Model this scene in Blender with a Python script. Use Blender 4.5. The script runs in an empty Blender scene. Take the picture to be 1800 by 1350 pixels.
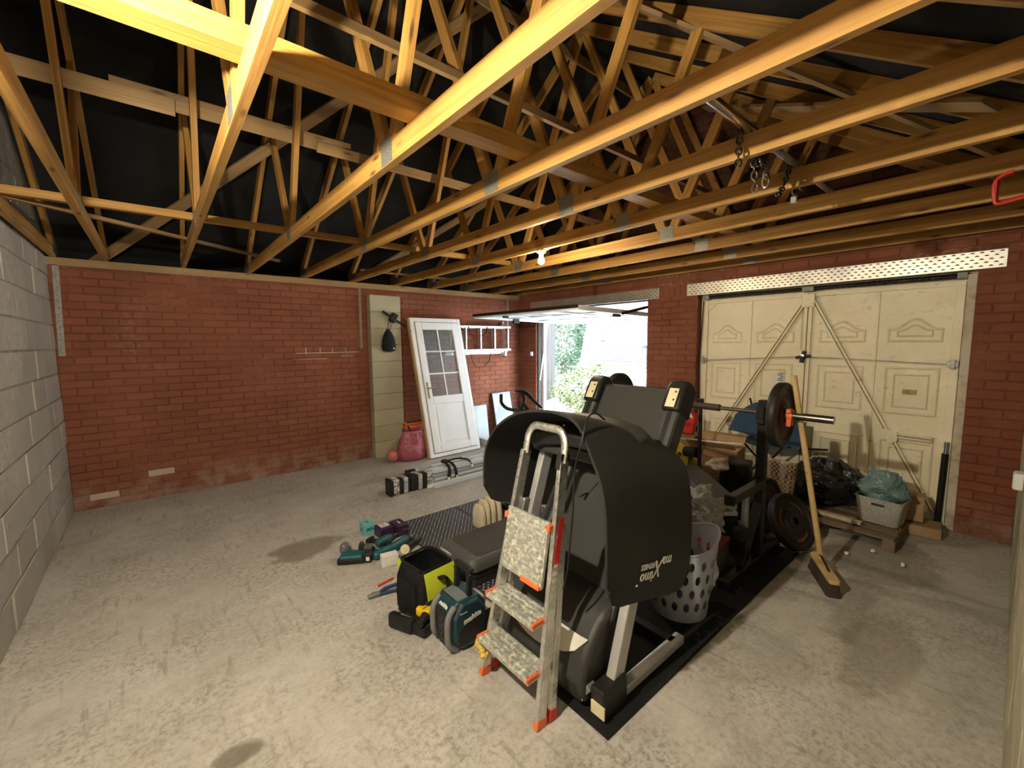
import bpy, math, random
from mathutils import Vector as V, Matrix as Mx
random.seed(7)
SC = bpy.context.scene
COL = SC.collection
# ------------------------------------------------------------------ camera
CAM_POS = V((0.0, 0.0, 1.6064))
YAW, PITCH, ROLL, FPX = 0.69739, -0.09834, -0.00822, 744.5
_f = V((math.sin(YAW)*math.cos(PITCH), math.cos(YAW)*math.cos(PITCH), math.sin(PITCH)))
_r0 = V((math.cos(YAW), -math.sin(YAW), 0.0)); _u0 = _r0.cross(_f)
_r = _r0*math.cos(ROLL) + _u0*math.sin(ROLL); _u = _u0*math.cos(ROLL) - _r0*math.sin(ROLL)
cam_data = bpy.data.cameras.new('camera')
cam_data.sensor_fit = 'HORIZONTAL'; cam_data.sensor_width = 36.0
cam_data.lens = 36.0*FPX/1800.0; cam_data.clip_start = 0.02; cam_data.clip_end = 200
cam = bpy.data.objects.new('camera', cam_data); COL.objects.link(cam)
cam.matrix_world = Mx(((_r.x, _u.x, -_f.x, CAM_POS.x), (_r.y, _u.y, -_f.y, CAM_POS.y), (_r.z, _u.z, -_f.z, CAM_POS.z), (0, 0, 0, 1)))
SC.camera = cam
# ------------------------------------------------------------------ sky, light, exposure
SKY_STRENGTH = 43.0
FAR_BULB, NEAR_BULB = 1350.0, 6800.0          # emission strength of the two bare bulbs
EXPOSURE = 0.0
world = bpy.data.worlds.new('overcast_sky'); SC.world = world; world.use_nodes = True
_nt = world.node_tree; _bg = _nt.nodes['Background']
_bg.inputs['Color'].default_value = (0.76, 0.88, 1.0, 1); _bg.inputs['Strength'].default_value = SKY_STRENGTH
SC.view_settings.view_transform = 'Standard'; SC.view_settings.look = 'None'
SC.view_settings.exposure = EXPOSURE; SC.view_settings.gamma = 1.0; SC.view_settings.use_curve_mapping = False
SC.cycles.use_denoising = True; SC.cycles.max_bounces = 5; SC.cycles.diffuse_bounces = 3; SC.cycles.transparent_max_bounces = 6; SC.cycles.use_adaptive_sampling = True; SC.cycles.adaptive_threshold = 0.05
SC.cycles.sample_clamp_indirect = 0.0; SC.cycles.caustics_reflective = False; SC.cycles.caustics_refractive = False
# ------------------------------------------------------------------ mesh helpers
PI = math.pi
WO = {}                       # world origin of every object that may be a parent

def rot(ax, ang): return Mx.Rotation(ang, 3, ax)

class MB:
    def __init__(s): s.v = []; s.f = []; s.m = []
    def add(s, vs, fs, mi=0):
        o = len(s.v); s.v += [V(a) for a in vs]
        s.f += [[i+o for i in q] for q in fs]; s.m += [mi]*len(fs); return s
    def bx(s, x0, x1, y0, y1, z0, z1, mi=0):
        return s.add([(x0,y0,z0),(x1,y0,z0),(x1,y1,z0),(x0,y1,z0),(x0,y0,z1),(x1,y0,z1),(x1,y1,z1),(x0,y1,z1)],
            [(0,3,2,1),(4,5,6,7),(0,1,5,4),(1,2,6,5),(2,3,7,6),(3,0,4,7)], mi)
    def box(s, c, d, R=None, mi=0):
        h = [a/2 for a in d]; c = V(c); vs = []
        for z in (-h[2], h[2]):
            for x, y in ((-h[0],-h[1]),(h[0],-h[1]),(h[0],h[1]),(-h[0],h[1])):
                w = V((x,y,z)); vs.append(c + (R @ w if R else w))
        return s.add(vs, [(0,3,2,1),(4,5,6,7),(0,1,5,4),(1,2,6,5),(2,3,7,6),(3,0,4,7)], mi)
    def beam(s, a, b, w, h, up=(0,0,1), mi=0):
        a = V(a); b = V(b); d = (b-a).normalized(); u = V(up); sd = d.cross(u)
        if sd.length < 1e-5: sd = d.cross(V((1,0,0)))
        sd.normalize(); u = sd.cross(d); vs = []
        for p in (a, b):
            for i, j in ((-1,-1),(1,-1),(1,1),(-1,1)): vs.append(p + sd*(i*w/2) + u*(j*h/2))
        return s.add(vs, [(0,1,2,3),(7,6,5,4),(0,4,5,1),(1,5,6,2),(2,6,7,3),(3,7,4,0)], mi)
    def prism(s, pts, vec, mi=0):
        n = len(pts); vec = V(vec); P = [V(a) for a in pts]
        fs = [list(range(n))[::-1], list(range(n, 2*n))] + [(i, (i+1) % n, (i+1) % n + n, i+n) for i in range(n)]
        return s.add(P + [a+vec for a in P], fs, mi)
    def loft(s, rings, closed=True, cap=True, mi=0):
        n = len(rings[0]); vs = [V(a) for r in rings for a in r]; fs = []
        for k in range(len(rings)-1):
            for i in range(n if closed else n-1):
                j = (i+1) % n; fs.append((k*n+i, k*n+j, (k+1)*n+j, (k+1)*n+i))
        if cap and closed:
            fs.append(list(range(n))[::-1]); fs.append([(len(rings)-1)*n+i for i in range(n)])
        return s.add(vs, fs, mi)
    def tube(s, path, r, n=8, closed=False, cap=True, mi=0, flat=None):
        P = [V(a) for a in path]; m = len(P); rings = []; prev = None
        for k in range(m):
            a = P[(k-1) % m] if (closed or k > 0) else P[k]; b = P[(k+1) % m] if (closed or k < m-1) else P[k]
            d = (b-a); d = d.normalized() if d.length > 1e-9 else V((0,0,1))
            if prev is None:
                u = V((0,0,1)) if abs(d.z) < 0.9 else V((1,0,0))
            else: u = prev
            u = (u - d*u.dot(d)); u = u.normalized() if u.length > 1e-6 else d.orthogonal().normalized()
            prev = u; w = d.cross(u); rr = r[k] if isinstance(r, (list, tuple)) else r
            fx = flat if flat else 1.0
            rings.append([P[k] + u*(math.cos(2*PI*i/n)*rr*fx) + w*(math.sin(2*PI*i/n)*rr) for i in range(n)])
        if closed: rings.append(rings[0])
        return s.loft(rings, True, cap and not closed, mi)
    def cyl(s, a, b, r, n=16, r2=None, mi=0): return s.tube([a, b], [r, r if r2 is None else r2], n, mi=mi)
    def lathe(s, prof, c=(0,0,0), n=24, R=None, mi=0, cap=True):
        c = V(c); rings = []
        for r, z in prof:
            ring = []
            for i in range(n):
                w = V((r*math.cos(2*PI*i/n), r*math.sin(2*PI*i/n), z)); ring.append(c + (R @ w if R else w))
            rings.append(ring)
        return s.loft(rings, True, cap, mi)
    def sph(s, c, r, nu=14, nv=9, R=None, fn=None, mi=0):
        c = V(c); r = r if isinstance(r, (tuple, list)) else (r, r, r); rings = []
        for k in range(nv+1):
            t = -PI/2 + PI*(0.02 + 0.96*k/nv); ring = []
            for i in range(nu):
                a = 2*PI*i/nu; w = V((math.cos(a)*math.cos(t), math.sin(a)*math.cos(t), math.sin(t)))
                if fn: w = w*fn(w)
                w = V((w.x*r[0], w.y*r[1], w.z*r[2])); ring.append(c + (R @ w if R else w))
            rings.append(ring)
        return s.loft(rings, True, True, mi)
    def sheet(s, grid, th=0.0, mi=0, nrm=None):
        nr, nc = len(grid), len(grid[0]); G = [[V(a) for a in r] for r in grid]
        if not th:
            return s.add([a for r in G for a in r], [(i*nc+j, i*nc+j+1, (i+1)*nc+j+1, (i+1)*nc+j) for i in range(nr-1) for j in range(nc-1)], mi)
        def N(i, j):
            a = G[min(i+1, nr-1)][j] - G[max(i-1, 0)][j]; b = G[i][min(j+1, nc-1)] - G[i][max(j-1, 0)]
            n = b.cross(a); return n.normalized() if n.length > 1e-9 else V((0,0,1))
        top = [G[i][j] + N(i, j)*th for i in range(nr) for j in range(nc)]
        bot = [G[i][j] for i in range(nr) for j in range(nc)]
        k = nr*nc; fs = []
        for i in range(nr-1):
            for j in range(nc-1):
                a, b, c, d = i*nc+j, i*nc+j+1, (i+1)*nc+j+1, (i+1)*nc+j
                fs.append((a, d, c, b)); fs.append((a+k, b+k, c+k, d+k))
        rim = [j for j in range(nc)] + [i*nc+nc-1 for i in range(1, nr)] + [(nr-1)*nc+j for j in range(nc-2, -1, -1)] + [i*nc for i in range(nr-2, 0, -1)]
        for q in range(len(rim)):
            a, b = rim[q], rim[(q+1) % len(rim)]; fs.append((a, b, b+k, a+k))
        return s.add(bot+top, fs, mi)
    def xf(s, R, t=(0,0,0)):
        t = V(t); s.v = [R @ a + t for a in s.v]; return s
    def build(s, name, mat, parent=None, smooth=0, bevel=0, label=None, seg=2):
        o0 = WO.get(parent, V((0,0,0))) if parent else V((0,0,0))
        org = V((0,0,0))
        if parent is None and s.v:
            xs = [a.x for a in s.v]; ys = [a.y for a in s.v]; zs = [a.z for a in s.v]
            org = V(((min(xs)+max(xs))/2, (min(ys)+max(ys))/2, min(zs)))
        off = o0 if parent else org
        me = bpy.data.meshes.new(name); me.from_pydata([tuple(a-off) for a in s.v], [], s.f)
        ms = mat if isinstance(mat, (list, tuple)) else [mat]
        for m in ms: me.materials.append(m)
        if len(ms) > 1: me.polygons.foreach_set('material_index', s.m)
        if smooth:
            me.polygons.foreach_set('use_smooth', [True]*len(me.polygons))
            me.set_sharp_from_angle(angle=math.radians(smooth))
        me.update()
        ob = bpy.data.objects.new(name, me); COL.objects.link(ob)
        if parent: ob.parent = parent; WO[ob] = o0
        else: ob.location = org; WO[ob] = org
        if bevel:
            b = ob.modifiers.new('bevel', 'BEVEL'); b.width = bevel; b.segments = seg; b.limit_method = 'ANGLE'; b.angle_limit = 0.6
        if label: ob['label'] = label
        return ob

def tag(o, label, cat, group=None, kind=None):
    o['label'] = label; o['category'] = cat
    if group: o['group'] = group
    if kind: o['kind'] = kind
    return o

def thing(name, label, cat, loc, group=None):
    o = bpy.data.objects.new(name, None); COL.objects.link(o); o.location = loc; o.empty_display_size = 0.05
    WO[o] = V(loc); return tag(o, label, cat, group)

def structure(o, label=None):
    o['kind'] = 'structure'
    if label: o['label'] = label
    return o

def inst(me, name, parent, loc, scale=(1,1,1), R=None):
    """another piece that shares mesh data; loc is in world space"""
    ob = bpy.data.objects.new(name, me); COL.objects.link(ob)
    ob.location = V(loc) - (WO[parent] if parent else V((0,0,0))); ob.scale = scale
    if R is not None: ob.rotation_euler = R.to_euler()
    if parent: ob.parent = parent
    WO[ob] = V(loc); return ob

def lettering(txt, size, loc, R, mat, parent, name='lettering', shear=0.0, sx=1.0, bold=0.0, align='CENTER'):
    """flat lettering; R's columns are the reading direction, the up direction and the outward normal"""
    cu = bpy.data.curves.new(name, 'FONT'); cu.body = txt; cu.size = size; cu.extrude = 0.0006; cu.shear = shear
    cu.align_x = align; cu.align_y = 'CENTER'; cu.offset = bold; cu.resolution_u = 3; cu.materials.append(mat)
    tmp = bpy.data.objects.new(name, cu); COL.objects.link(tmp)
    me = bpy.data.meshes.new_from_object(tmp.evaluated_get(bpy.context.evaluated_depsgraph_get())); me.name = name
    bpy.data.objects.remove(tmp); bpy.data.curves.remove(cu)
    ob = bpy.data.objects.new(name, me); COL.objects.link(ob); ob.parent = parent
    ob.matrix_local = Mx.Translation(V(loc) - WO[parent]) @ R.to_4x4() @ Mx.Diagonal((sx, 1, 1, 1)); WO[ob] = WO[parent]
    return ob

def frame3(x, z):
    x = V(x).normalized(); z = V(z); z = (z - x*z.dot(x)).normalized(); y = z.cross(x)
    return Mx((x, y, z)).transposed()

def arc(c, r, a0, a1, n, ux=(1,0,0), uy=(0,0,1)):
    c = V(c); ux = V(ux); uy = V(uy)
    return [c + ux*(r*math.cos(a0+(a1-a0)*k/n)) + uy*(r*math.sin(a0+(a1-a0)*k/n)) for k in range(n+1)]

def rrect(w, h, r, n=4):
    out = []
    for cx, cy, a in ((w/2-r, h/2-r, 0), (-w/2+r, h/2-r, PI/2), (-w/2+r, -h/2+r, PI), (w/2-r, -h/2+r, 1.5*PI)):
        for k in range(n+1): out.append((cx+r*math.cos(a+PI/2*k/n), cy+r*math.sin(a+PI/2*k/n)))
    return out

def smoothpath(pts, n=6):
    P = [V(a) for a in pts]; out = []
    for i in range(len(P)-1):
        p0, p1, p2, p3 = P[max(i-1,0)], P[i], P[i+1], P[min(i+2,len(P)-1)]
        for k in range(n):
            t = k/n; out.append(0.5*((2*p1) + (p2-p0)*t + (2*p0-5*p1+4*p2-p3)*t*t + (3*p1-p0-3*p2+p3)*t*t*t))
    return out + [P[-1]]

def crinkle(seed, amp=0.14, k=4.5, a2=0.05, k2=15):
    f1 = lump(seed, amp, k); f2 = lump(seed+500, a2, k2)
    def fn(w):
        s = f2(w)-1
        return f1(w) + (abs(s)*1.6-a2*0.8)
    return fn

def lump(seed, amp=0.12, k=3.0):
    rnd = random.Random(seed); ph = [(rnd.uniform(-k,k), rnd.uniform(-k,k), rnd.uniform(-k,k), rnd.uniform(0,6.28)) for _ in range(7)]
    def fn(w):
        q = sum(math.sin(a*w.x+b*w.y+c*w.z+d) for a,b,c,d in ph)/7
        return 1 + amp*q*2
    return fn
# ------------------------------------------------------------------ materials
def _mat(name):
    m = bpy.data.materials.new(name); m.use_nodes = True
    nt = m.node_tree; return m, nt, nt.nodes['Principled BSDF']

def _n(nt, typ, **kw):
    n = nt.nodes.new(typ)
    for k, v in kw.items():
        if k in n.inputs: n.inputs[k].default_value = v
        else: setattr(n, k, v)
    return n

def _coord(nt, coord, scale=(1,1,1), loc=(0,0,0), rot_=(0,0,0)):
    if coord == 'World':
        t = nt.nodes.new('ShaderNodeNewGeometry'); src = t.outputs['Position']
    else:
        t = nt.nodes.new('ShaderNodeTexCoord'); src = t.outputs[coord]
    mp = nt.nodes.new('ShaderNodeMapping'); mp.inputs['Scale'].default_value = scale; mp.inputs['Location'].default_value = loc
    mp.inputs['Rotation'].default_value = rot_
    nt.links.new(src, mp.inputs['Vector']); return mp.outputs['Vector']

def _noise(nt, vec, scale, detail=3, rough=0.55):
    n = _n(nt, 'ShaderNodeTexNoise', Scale=scale, Detail=detail, Roughness=rough); nt.links.new(vec, n.inputs['Vector']); return n.outputs['Fac']

def _ramp(nt, fac, lo, hi, a=0.0, b=1.0):
    n = _n(nt, 'ShaderNodeMapRange'); n.inputs['From Min'].default_value = lo; n.inputs['From Max'].default_value = hi
    n.inputs['To Min'].default_value = a; n.inputs['To Max'].default_value = b; nt.links.new(fac, n.inputs['Value']); return n.outputs['Result']

def _mix(nt, fac, c1, c2, mode='MIX'):
    n = nt.nodes.new('ShaderNodeMix'); n.data_type = 'RGBA'; n.blend_type = mode
    for s, c in ((6, c1), (7, c2)):
        if isinstance(c, (tuple, list)): n.inputs[s].default_value = (c[0], c[1], c[2], 1)
        else: nt.links.new(c, n.inputs[s])
    if isinstance(fac, (int, float)): n.inputs[0].default_value = fac
    else: nt.links.new(fac, n.inputs[0])
    return n.outputs[2]

def _math(nt, op, a, b=0.0):
    n = nt.nodes.new('ShaderNodeMath'); n.operation = op
    for s, c in ((0, a), (1, b)):
        if isinstance(c, (int, float)): n.inputs[s].default_value = c
        else: nt.links.new(c, n.inputs[s])
    return n.outputs[0]

def _bump(nt, bsdf, fac, strength, dist=0.005):
    n = _n(nt, 'ShaderNodeBump', Strength=strength, Distance=dist); nt.links.new(fac, n.inputs['Height']); nt.links.new(n.outputs['Normal'], bsdf.inputs['Normal'])

def M(name, c, rough=0.6, metal=0.0, c2=None, sc=6.0, lo=0.35, hi=0.65, bump=0.0, bsc=40.0, bd=0.004, spec=0.5, coord='Object', st=(1,1,1), rough2=None):
    m, nt, b = _mat(name)
    b.inputs['Base Color'].default_value = (*c, 1); b.inputs['Roughness'].default_value = rough; b.inputs['Metallic'].default_value = metal
    b.inputs['Specular IOR Level'].default_value = spec
    vec = _coord(nt, coord, st)
    if c2 is None: c2 = tuple(min(1, a*0.8) for a in c)
    f = _ramp(nt, _noise(nt, vec, sc), lo, hi); nt.links.new(_mix(nt, f, c, c2), b.inputs['Base Color'])
    if rough2 is not None: nt.links.new(_ramp(nt, _noise(nt, vec, sc*1.7), 0.35, 0.65, rough, rough2), b.inputs['Roughness'])
    if bump: _bump(nt, b, _noise(nt, vec, bsc, 3), bump, bd)
    return m

def glow(name, c, strength):
    m, nt, b = _mat(name); b.inputs['Base Color'].default_value = (*c, 1)
    b.inputs['Emission Color'].default_value = (*c, 1); b.inputs['Emission Strength'].default_value = strength
    return m

def wood_mat(name, c1, c2, knot=(0.12,0.05,0.02), rough=0.65):
    m, nt, b = _mat(name); b.inputs['Roughness'].default_value = rough
    oi = nt.nodes.new('ShaderNodeObjectInfo'); tc = nt.nodes.new('ShaderNodeTexCoord')
    add = nt.nodes.new('ShaderNodeVectorMath'); add.operation = 'ADD'; nt.links.new(tc.outputs['Object'], add.inputs[0])
    sc = nt.nodes.new('ShaderNodeVectorMath'); sc.operation = 'SCALE'; sc.inputs[0].default_value = (7.3, 3.1, 5.7); nt.links.new(oi.outputs['Random'], sc.inputs['Scale'])
    nt.links.new(sc.outputs[0], add.inputs[1])
    mp = nt.nodes.new('ShaderNodeMapping'); mp.inputs['Scale'].default_value = (1.1, 58, 58); nt.links.new(add.outputs[0], mp.inputs[0])
    g = _ramp(nt, _noise(nt, mp.outputs[0], 1.0, 5, 0.6), 0.36, 0.66)
    col = _mix(nt, g, c1, c2)
    mp3 = nt.nodes.new('ShaderNodeMapping'); mp3.inputs['Scale'].default_value = (1.2, 3, 3); nt.links.new(add.outputs[0], mp3.inputs[0])
    col = _mix(nt, _ramp(nt, _noise(nt, mp3.outputs[0], 1.2, 3), 0.42, 0.75, 0, 0.6), col, tuple(a*0.62 for a in c2))
    mp2 = nt.nodes.new('ShaderNodeMapping'); mp2.inputs['Scale'].default_value = (3.0, 12, 12); nt.links.new(add.outputs[0], mp2.inputs[0])
    vo = _n(nt, 'ShaderNodeTexVoronoi', Scale=1.0); nt.links.new(mp2.outputs[0], vo.inputs['Vector'])
    kf = _ramp(nt, vo.outputs['Distance'], 0.05, 0.16, 1.0, 0.0)
    nt.links.new(_mix(nt, kf, col, knot), b.inputs['Base Color'])
    _bump(nt, b, g, 0.15, 0.002); return m

def masonry_mat(name, c1, c2, pale, pale_lo=0.62, bump=0.5, vary=0.35, dust=None, bs=55, patch=1.3):
    """bricks, blocks and mortar: world-space blotches, a random tint for each piece, pale chalky patches"""
    m, nt, b = _mat(name); b.inputs['Roughness'].default_value = 0.9; b.inputs['Specular IOR Level'].default_value = 0.25
    vec = _coord(nt, 'World'); oi = nt.nodes.new('ShaderNodeObjectInfo'); ge = nt.nodes.new('ShaderNodeNewGeometry')
    rnd = _math(nt, 'FRACT', _math(nt, 'ADD', oi.outputs['Random'], ge.outputs['Random Per Island']))
    f = _math(nt, 'ADD', _math(nt, 'MULTIPLY', rnd, vary), _math(nt, 'MULTIPLY', _ramp(nt, _noise(nt, vec, 2.2, 5), 0.3, 0.7), 1-vary))
    col = _mix(nt, f, c1, c2)
    pf = _math(nt, 'MULTIPLY', _ramp(nt, _noise(nt, vec, patch, 3), pale_lo-0.06, pale_lo+0.08), _ramp(nt, _noise(nt, vec, 26, 4), 0.40, 0.7, 0.0, 0.5))
    col = _mix(nt, pf, col, pale)
    if dust:   # lime and dust near the floor
        sp = nt.nodes.new('ShaderNodeSeparateXYZ'); nt.links.new(vec, sp.inputs[0])
        df = _math(nt, 'MULTIPLY', _ramp(nt, sp.outputs['Z'], 0.0, 0.35, 1.0, 0.0), _ramp(nt, _noise(nt, vec, 7, 4), 0.40, 0.66, 0, 0.55))
        col = _mix(nt, df, col, dust)
    nt.links.new(col, b.inputs['Base Color'])
    _bump(nt, b, _noise(nt, vec, bs, 3, 0.65), bump, 0.004); return m
XL, XR, YN, YF, HP = -0.71, 5.0, -0.07, 5.77, 2.4187     # left wall, right wall, near wall, far wall, plate top
m_brick = masonry_mat('red_painted_brick', (0.26,0.094,0.054), (0.175,0.060,0.034), (0.40,0.25,0.18), 0.68, 0.35, 0.4, dust=(0.42,0.33,0.27))
m_mortar = masonry_mat('red_painted_mortar', (0.215,0.075,0.045), (0.135,0.046,0.028), (0.46,0.32,0.25), 0.56, 0.5, 0.0, dust=(0.45,0.38,0.32), patch=1.0)
m_pale_brick = masonry_mat('chalky_brick', (0.55,0.46,0.38), (0.42,0.30,0.24), (0.6,0.55,0.5), 0.6)
m_block = masonry_mat('concrete_block', (0.43,0.39,0.335), (0.31,0.275,0.23), (0.56,0.53,0.49), 0.55, 1.0, 0.45, bs=60)
m_blockmort = masonry_mat('block_mortar', (0.33,0.30,0.255), (0.21,0.19,0.16), (0.52,0.50,0.46), 0.5, 0.6, 0.0, bs=70)
m_pierblock = masonry_mat('yellowed_block', (0.42,0.385,0.28), (0.33,0.30,0.215), (0.50,0.47,0.38), 0.6, 0.6, 0.6, bs=110)
m_wood = wood_mat('pine_timber', (0.52,0.295,0.075), (0.335,0.158,0.032))
m_wood_old = wood_mat('dull_timber', (0.36,0.23,0.10), (0.27,0.16,0.065))
m_galv = M('galvanised_steel', (0.42,0.42,0.41), 0.5, 0.7, (0.28,0.28,0.27), 14, bump=0.1, bsc=60)
m_alu = M('scuffed_aluminium', (0.72,0.72,0.70), 0.34, 0.9, (0.45,0.45,0.44), 20, rough2=0.6)
m_white = M('white_plastic', (0.80,0.81,0.82), 0.35, 0, (0.72,0.74,0.76), 5)
m_black = M('black_plastic', (0.011,0.011,0.012), 0.45, 0, (0.018,0.018,0.018), 9, spec=0.35)
m_blackrub = M('black_rubber', (0.013,0.013,0.014), 0.75, 0, (0.021,0.021,0.021), 7, bump=0.15, bsc=120, spec=0.25)
m_dark = M('dark_grey_plastic', (0.045,0.045,0.045), 0.55, 0, (0.032,0.032,0.031), 6, bump=0.08, bsc=160)
m_steel = M('polished_steel', (0.72,0.72,0.72), 0.2, 1.0, (0.6,0.6,0.6), 8)
m_blackmet = M('black_painted_steel', (0.010,0.010,0.011), 0.42, 0.0, (0.015,0.015,0.016), 10, spec=0.3)
m_orange = M('orange_plastic', (0.85,0.19,0.05), 0.45, 0, (0.72,0.14,0.04), 8)
m_red = M('red_paint', (0.62,0.035,0.03), 0.35, 0, (0.5,0.03,0.025), 8)
m_card = M('brown_cardboard', (0.42,0.27,0.14), 0.85, 0, (0.34,0.21,0.105), 5, bump=0.1, bsc=60)
m_ink = M('white_print', (0.82,0.82,0.82), 0.6)
m_inkb = M('black_print', (0.02,0.02,0.02), 0.6)

def concrete_floor():
    m, nt, b = _mat('concrete_floor'); b.inputs['Specular IOR Level'].default_value = 0.3
    vec = _coord(nt, 'World')
    f1 = _ramp(nt, _noise(nt, vec, 1.1, 6, 0.6), 0.33, 0.68); f2 = _ramp(nt, _noise(nt, vec, 9, 5, 0.65), 0.35, 0.7); f3 = _ramp(nt, _noise(nt, vec, 38, 5, 0.75), 0.46, 0.62)
    col = _mix(nt, f1, (0.48,0.465,0.44), (0.36,0.342,0.31))
    col = _mix(nt, _math(nt, 'MULTIPLY', f2, 0.55), col, (0.56,0.54,0.50))
    fp = _ramp(nt, _noise(nt, vec, 1.7, 4, 0.6), 0.38, 0.62, 0.12, 0.75)
    col = _mix(nt, _math(nt, 'MULTIPLY', f3, fp), col, (0.19,0.162,0.115))
    f4 = _ramp(nt, _noise(nt, vec, 3.2, 6, 0.7), 0.5, 0.72, 0, 0.55); col = _mix(nt, f4, col, (0.30,0.27,0.225))
    # scraped float marks: long thin streaks
    sv = _coord(nt, 'World', (14, 2.2, 1), rot_=(0,0,0.9)); fs = _ramp(nt, _noise(nt, sv, 1.6, 4, 0.6), 0.58, 0.70, 0, 0.6)
    col = _mix(nt, fs, col, (0.24,0.21,0.17))
    wob = _math(nt, 'MULTIPLY', _math(nt, 'SUBTRACT', _noise(nt, vec, 5.5, 3), 0.5), 1.5)
    # spilled-oil and damp stains
    for cx, cy, rx, ry, dark in ((0.80,3.50,0.27,0.20,0.72),(0.14,1.86,0.10,0.055,0.8),(3.45,0.95,0.34,0.22,0.5),(2.75,0.35,0.5,0.16,0.4),(4.0,0.55,0.6,0.35,0.45),(1.9,4.75,0.5,0.10,0.3)):
        pv = _coord(nt, 'World', (1/rx, 1/ry, 1), (-cx/rx, -cy/ry, 0))
        ln = nt.nodes.new('ShaderNodeVectorMath'); ln.operation = 'LENGTH'; nt.links.new(pv, ln.inputs[0])
        d = _math(nt, 'ADD', ln.outputs['Value'], wob)
        col = _mix(nt, _ramp(nt, d, 0.72, 1.06, dark, 0.0), col, (0.15,0.125,0.095))
    # old cement smears
    col = _mix(nt, _math(nt, 'MULTIPLY', _ramp(nt, _noise(nt, vec, 0.7, 3), 0.55, 0.7), _ramp(nt, _noise(nt, vec, 18, 4), 0.5, 0.62, 0, 0.5)), col, (0.60,0.58,0.54))
    nt.links.new(col, b.inputs['Base Color'])
    nt.links.new(_ramp(nt, f2, 0, 1, 0.62, 0.9), b.inputs['Roughness'])
    _bump(nt, b, _math(nt, 'ADD', _noise(nt, vec, 34, 3, 0.7), _math(nt, 'MULTIPLY', _noise(nt, vec, 5, 2), 1.2)), 0.55, 0.007); return m
m_floor = concrete_floor()
# ------------------------------------------------------------------ floor
structure(MB().bx(XL-0.2, XR+0.24, YN-0.2, YF+0.2, -0.15, 0.0).build('floor', m_floor), 'bare stained concrete garage floor')

# ------------------------------------------------------------------ masonry
def brick_mesh(name, L, H, D, mat, ch=0.004):
    """unit piece: front face at y=0 looking -y, centred in x and z"""
    mb = MB(); a = [(-L/2,0,-H/2),(L/2,0,-H/2),(L/2,0,H/2),(-L/2,0,H/2)]
    f = [(x*(1-2*ch/L), 0, z*(1-2*ch/H)) for x, _, z in a]; e = [(x, ch, z) for x, _, z in a]; bk = [(x, D, z) for x, _, z in a]
    mb.add(f+e+bk, [(0,1,2,3)] + [(i+4, (i+1)%4+4, (i+1)%4, i) for i in range(4)] + [(i+8, (i+1)%4+8, (i+1)%4+4, i+4) for i in range(4)])
    me = bpy.data.meshes.new(name); me.from_pydata([tuple(v) for v in mb.v], [], mb.f); me.materials.append(mat); me.update()
    return me, mb

def courses(u0, u1, z0, z1, L, H, J, bond=0.5, start=0, holes=(), jit=0.0):
    """list of (u centre, z centre, length, height) clipped to the field and around the holes (u0,u1,z0,z1)"""
    out = []; k = start; z = z0
    while z + 0.3*H < z1:
        h = min(H, z1 - z - 0.001); u = u0 - (L+J)*(bond if k % 2 else 0)
        while u < u1:
            segs = [(max(u, u0), min(u+L, u1))]
            for a, b_, c, d in holes:
                if z + h*0.5 > c and z + h*0.5 < d:
                    ns = []
                    for s, e in segs:
                        if e <= a or s >= b_: ns.append((s, e))
                        else:
                            if s < a: ns.append((s, a))
                            if e > b_: ns.append((b_, e))
                    segs = ns
            for s, e in segs:
                if e - s > 0.03: out.append(((s+e)/2, z+h/2, e-s, h))
            u += L+J
        z += H+J; k += 1
    return out

def lay(parent, name, pieces, place, L, H, D, mat, limit, label, jit=0.0015, me=None):
    """the largest `limit` pieces become parts that share one mesh; the rest one joined part"""
    base, mb = brick_mesh(name, L, H, D, mat)
    ps = sorted(pieces, key=lambda q: (place(q[0], q[1], 0)[0] - CAM_POS).length / math.sqrt(max(q[2]*q[3], 1e-4)))
    rnd = random.Random(len(pieces)); objs = []
    for u, z, l, h in ps[:limit]:
        p, R = place(u, z, rnd.uniform(-jit, jit)); ob = inst(base, name, parent, p, (l/L, 1, h/H), R); objs.append(ob)
    if len(ps) > limit:
        rest = MB()
        for u, z, l, h in ps[limit:]:
            p, R = place(u, z, rnd.uniform(-jit, jit))
            rest.add([R @ V((a.x*l/L, a.y, a.z*h/H)) + p for a in mb.v], mb.f)
        o = rest.build(name + '_field', mat, parent); o['kind'] = 'stuff'; o['label'] = label
    return objs

I3 = Mx.Identity(3); R_right = rot('Z', -PI/2); R_left = rot('Z', PI/2); R_near = rot('Z', PI)
# far wall ----------------------------------------------------------------
zt = HP - 0.074
wall_far = structure(MB().bx(XL-0.2, XR+0.22, YF+0.006, YF+0.22, 0, zt).build('wall_far', m_mortar), 'red painted brick wall facing the camera')
far_pieces = courses(XL, XR, 0.004, zt, 0.215, 0.065, 0.010)
bricks = lay(wall_far, 'brick', far_pieces, lambda u, z, j: (V((u, YF+j, z)), I3), 0.215, 0.065, 0.06, m_brick, 300, 'further red painted bricks of the wall')
pale_me = bricks[0].data.copy(); pale_me.materials.clear(); pale_me.materials.append(m_pale_brick)
for o in bricks:
    w = o.location + WO[wall_far]
    if abs(w.x - 0.03) < 0.12 and abs(w.z - 0.27) < 0.03: o.data = pale_me
    if abs(w.x + 0.48) < 0.12 and abs(w.z - 0.12) < 0.03: o.data = pale_me
sm = MB().box((1.72,YF-0.002,1.492), (0.78,0.006,0.010), rot('Y',-0.004))
for k, x in enumerate((1.45,1.62,1.77,1.94)): sm.box((x,YF-0.002,1.525), (0.010,0.006,0.06))
sm.box((1.50,YF-0.0015,1.415), (0.40,0.004,0.006)); sm.box((1.95,YF-0.0015,1.44), (0.16,0.004,0.006))
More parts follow.
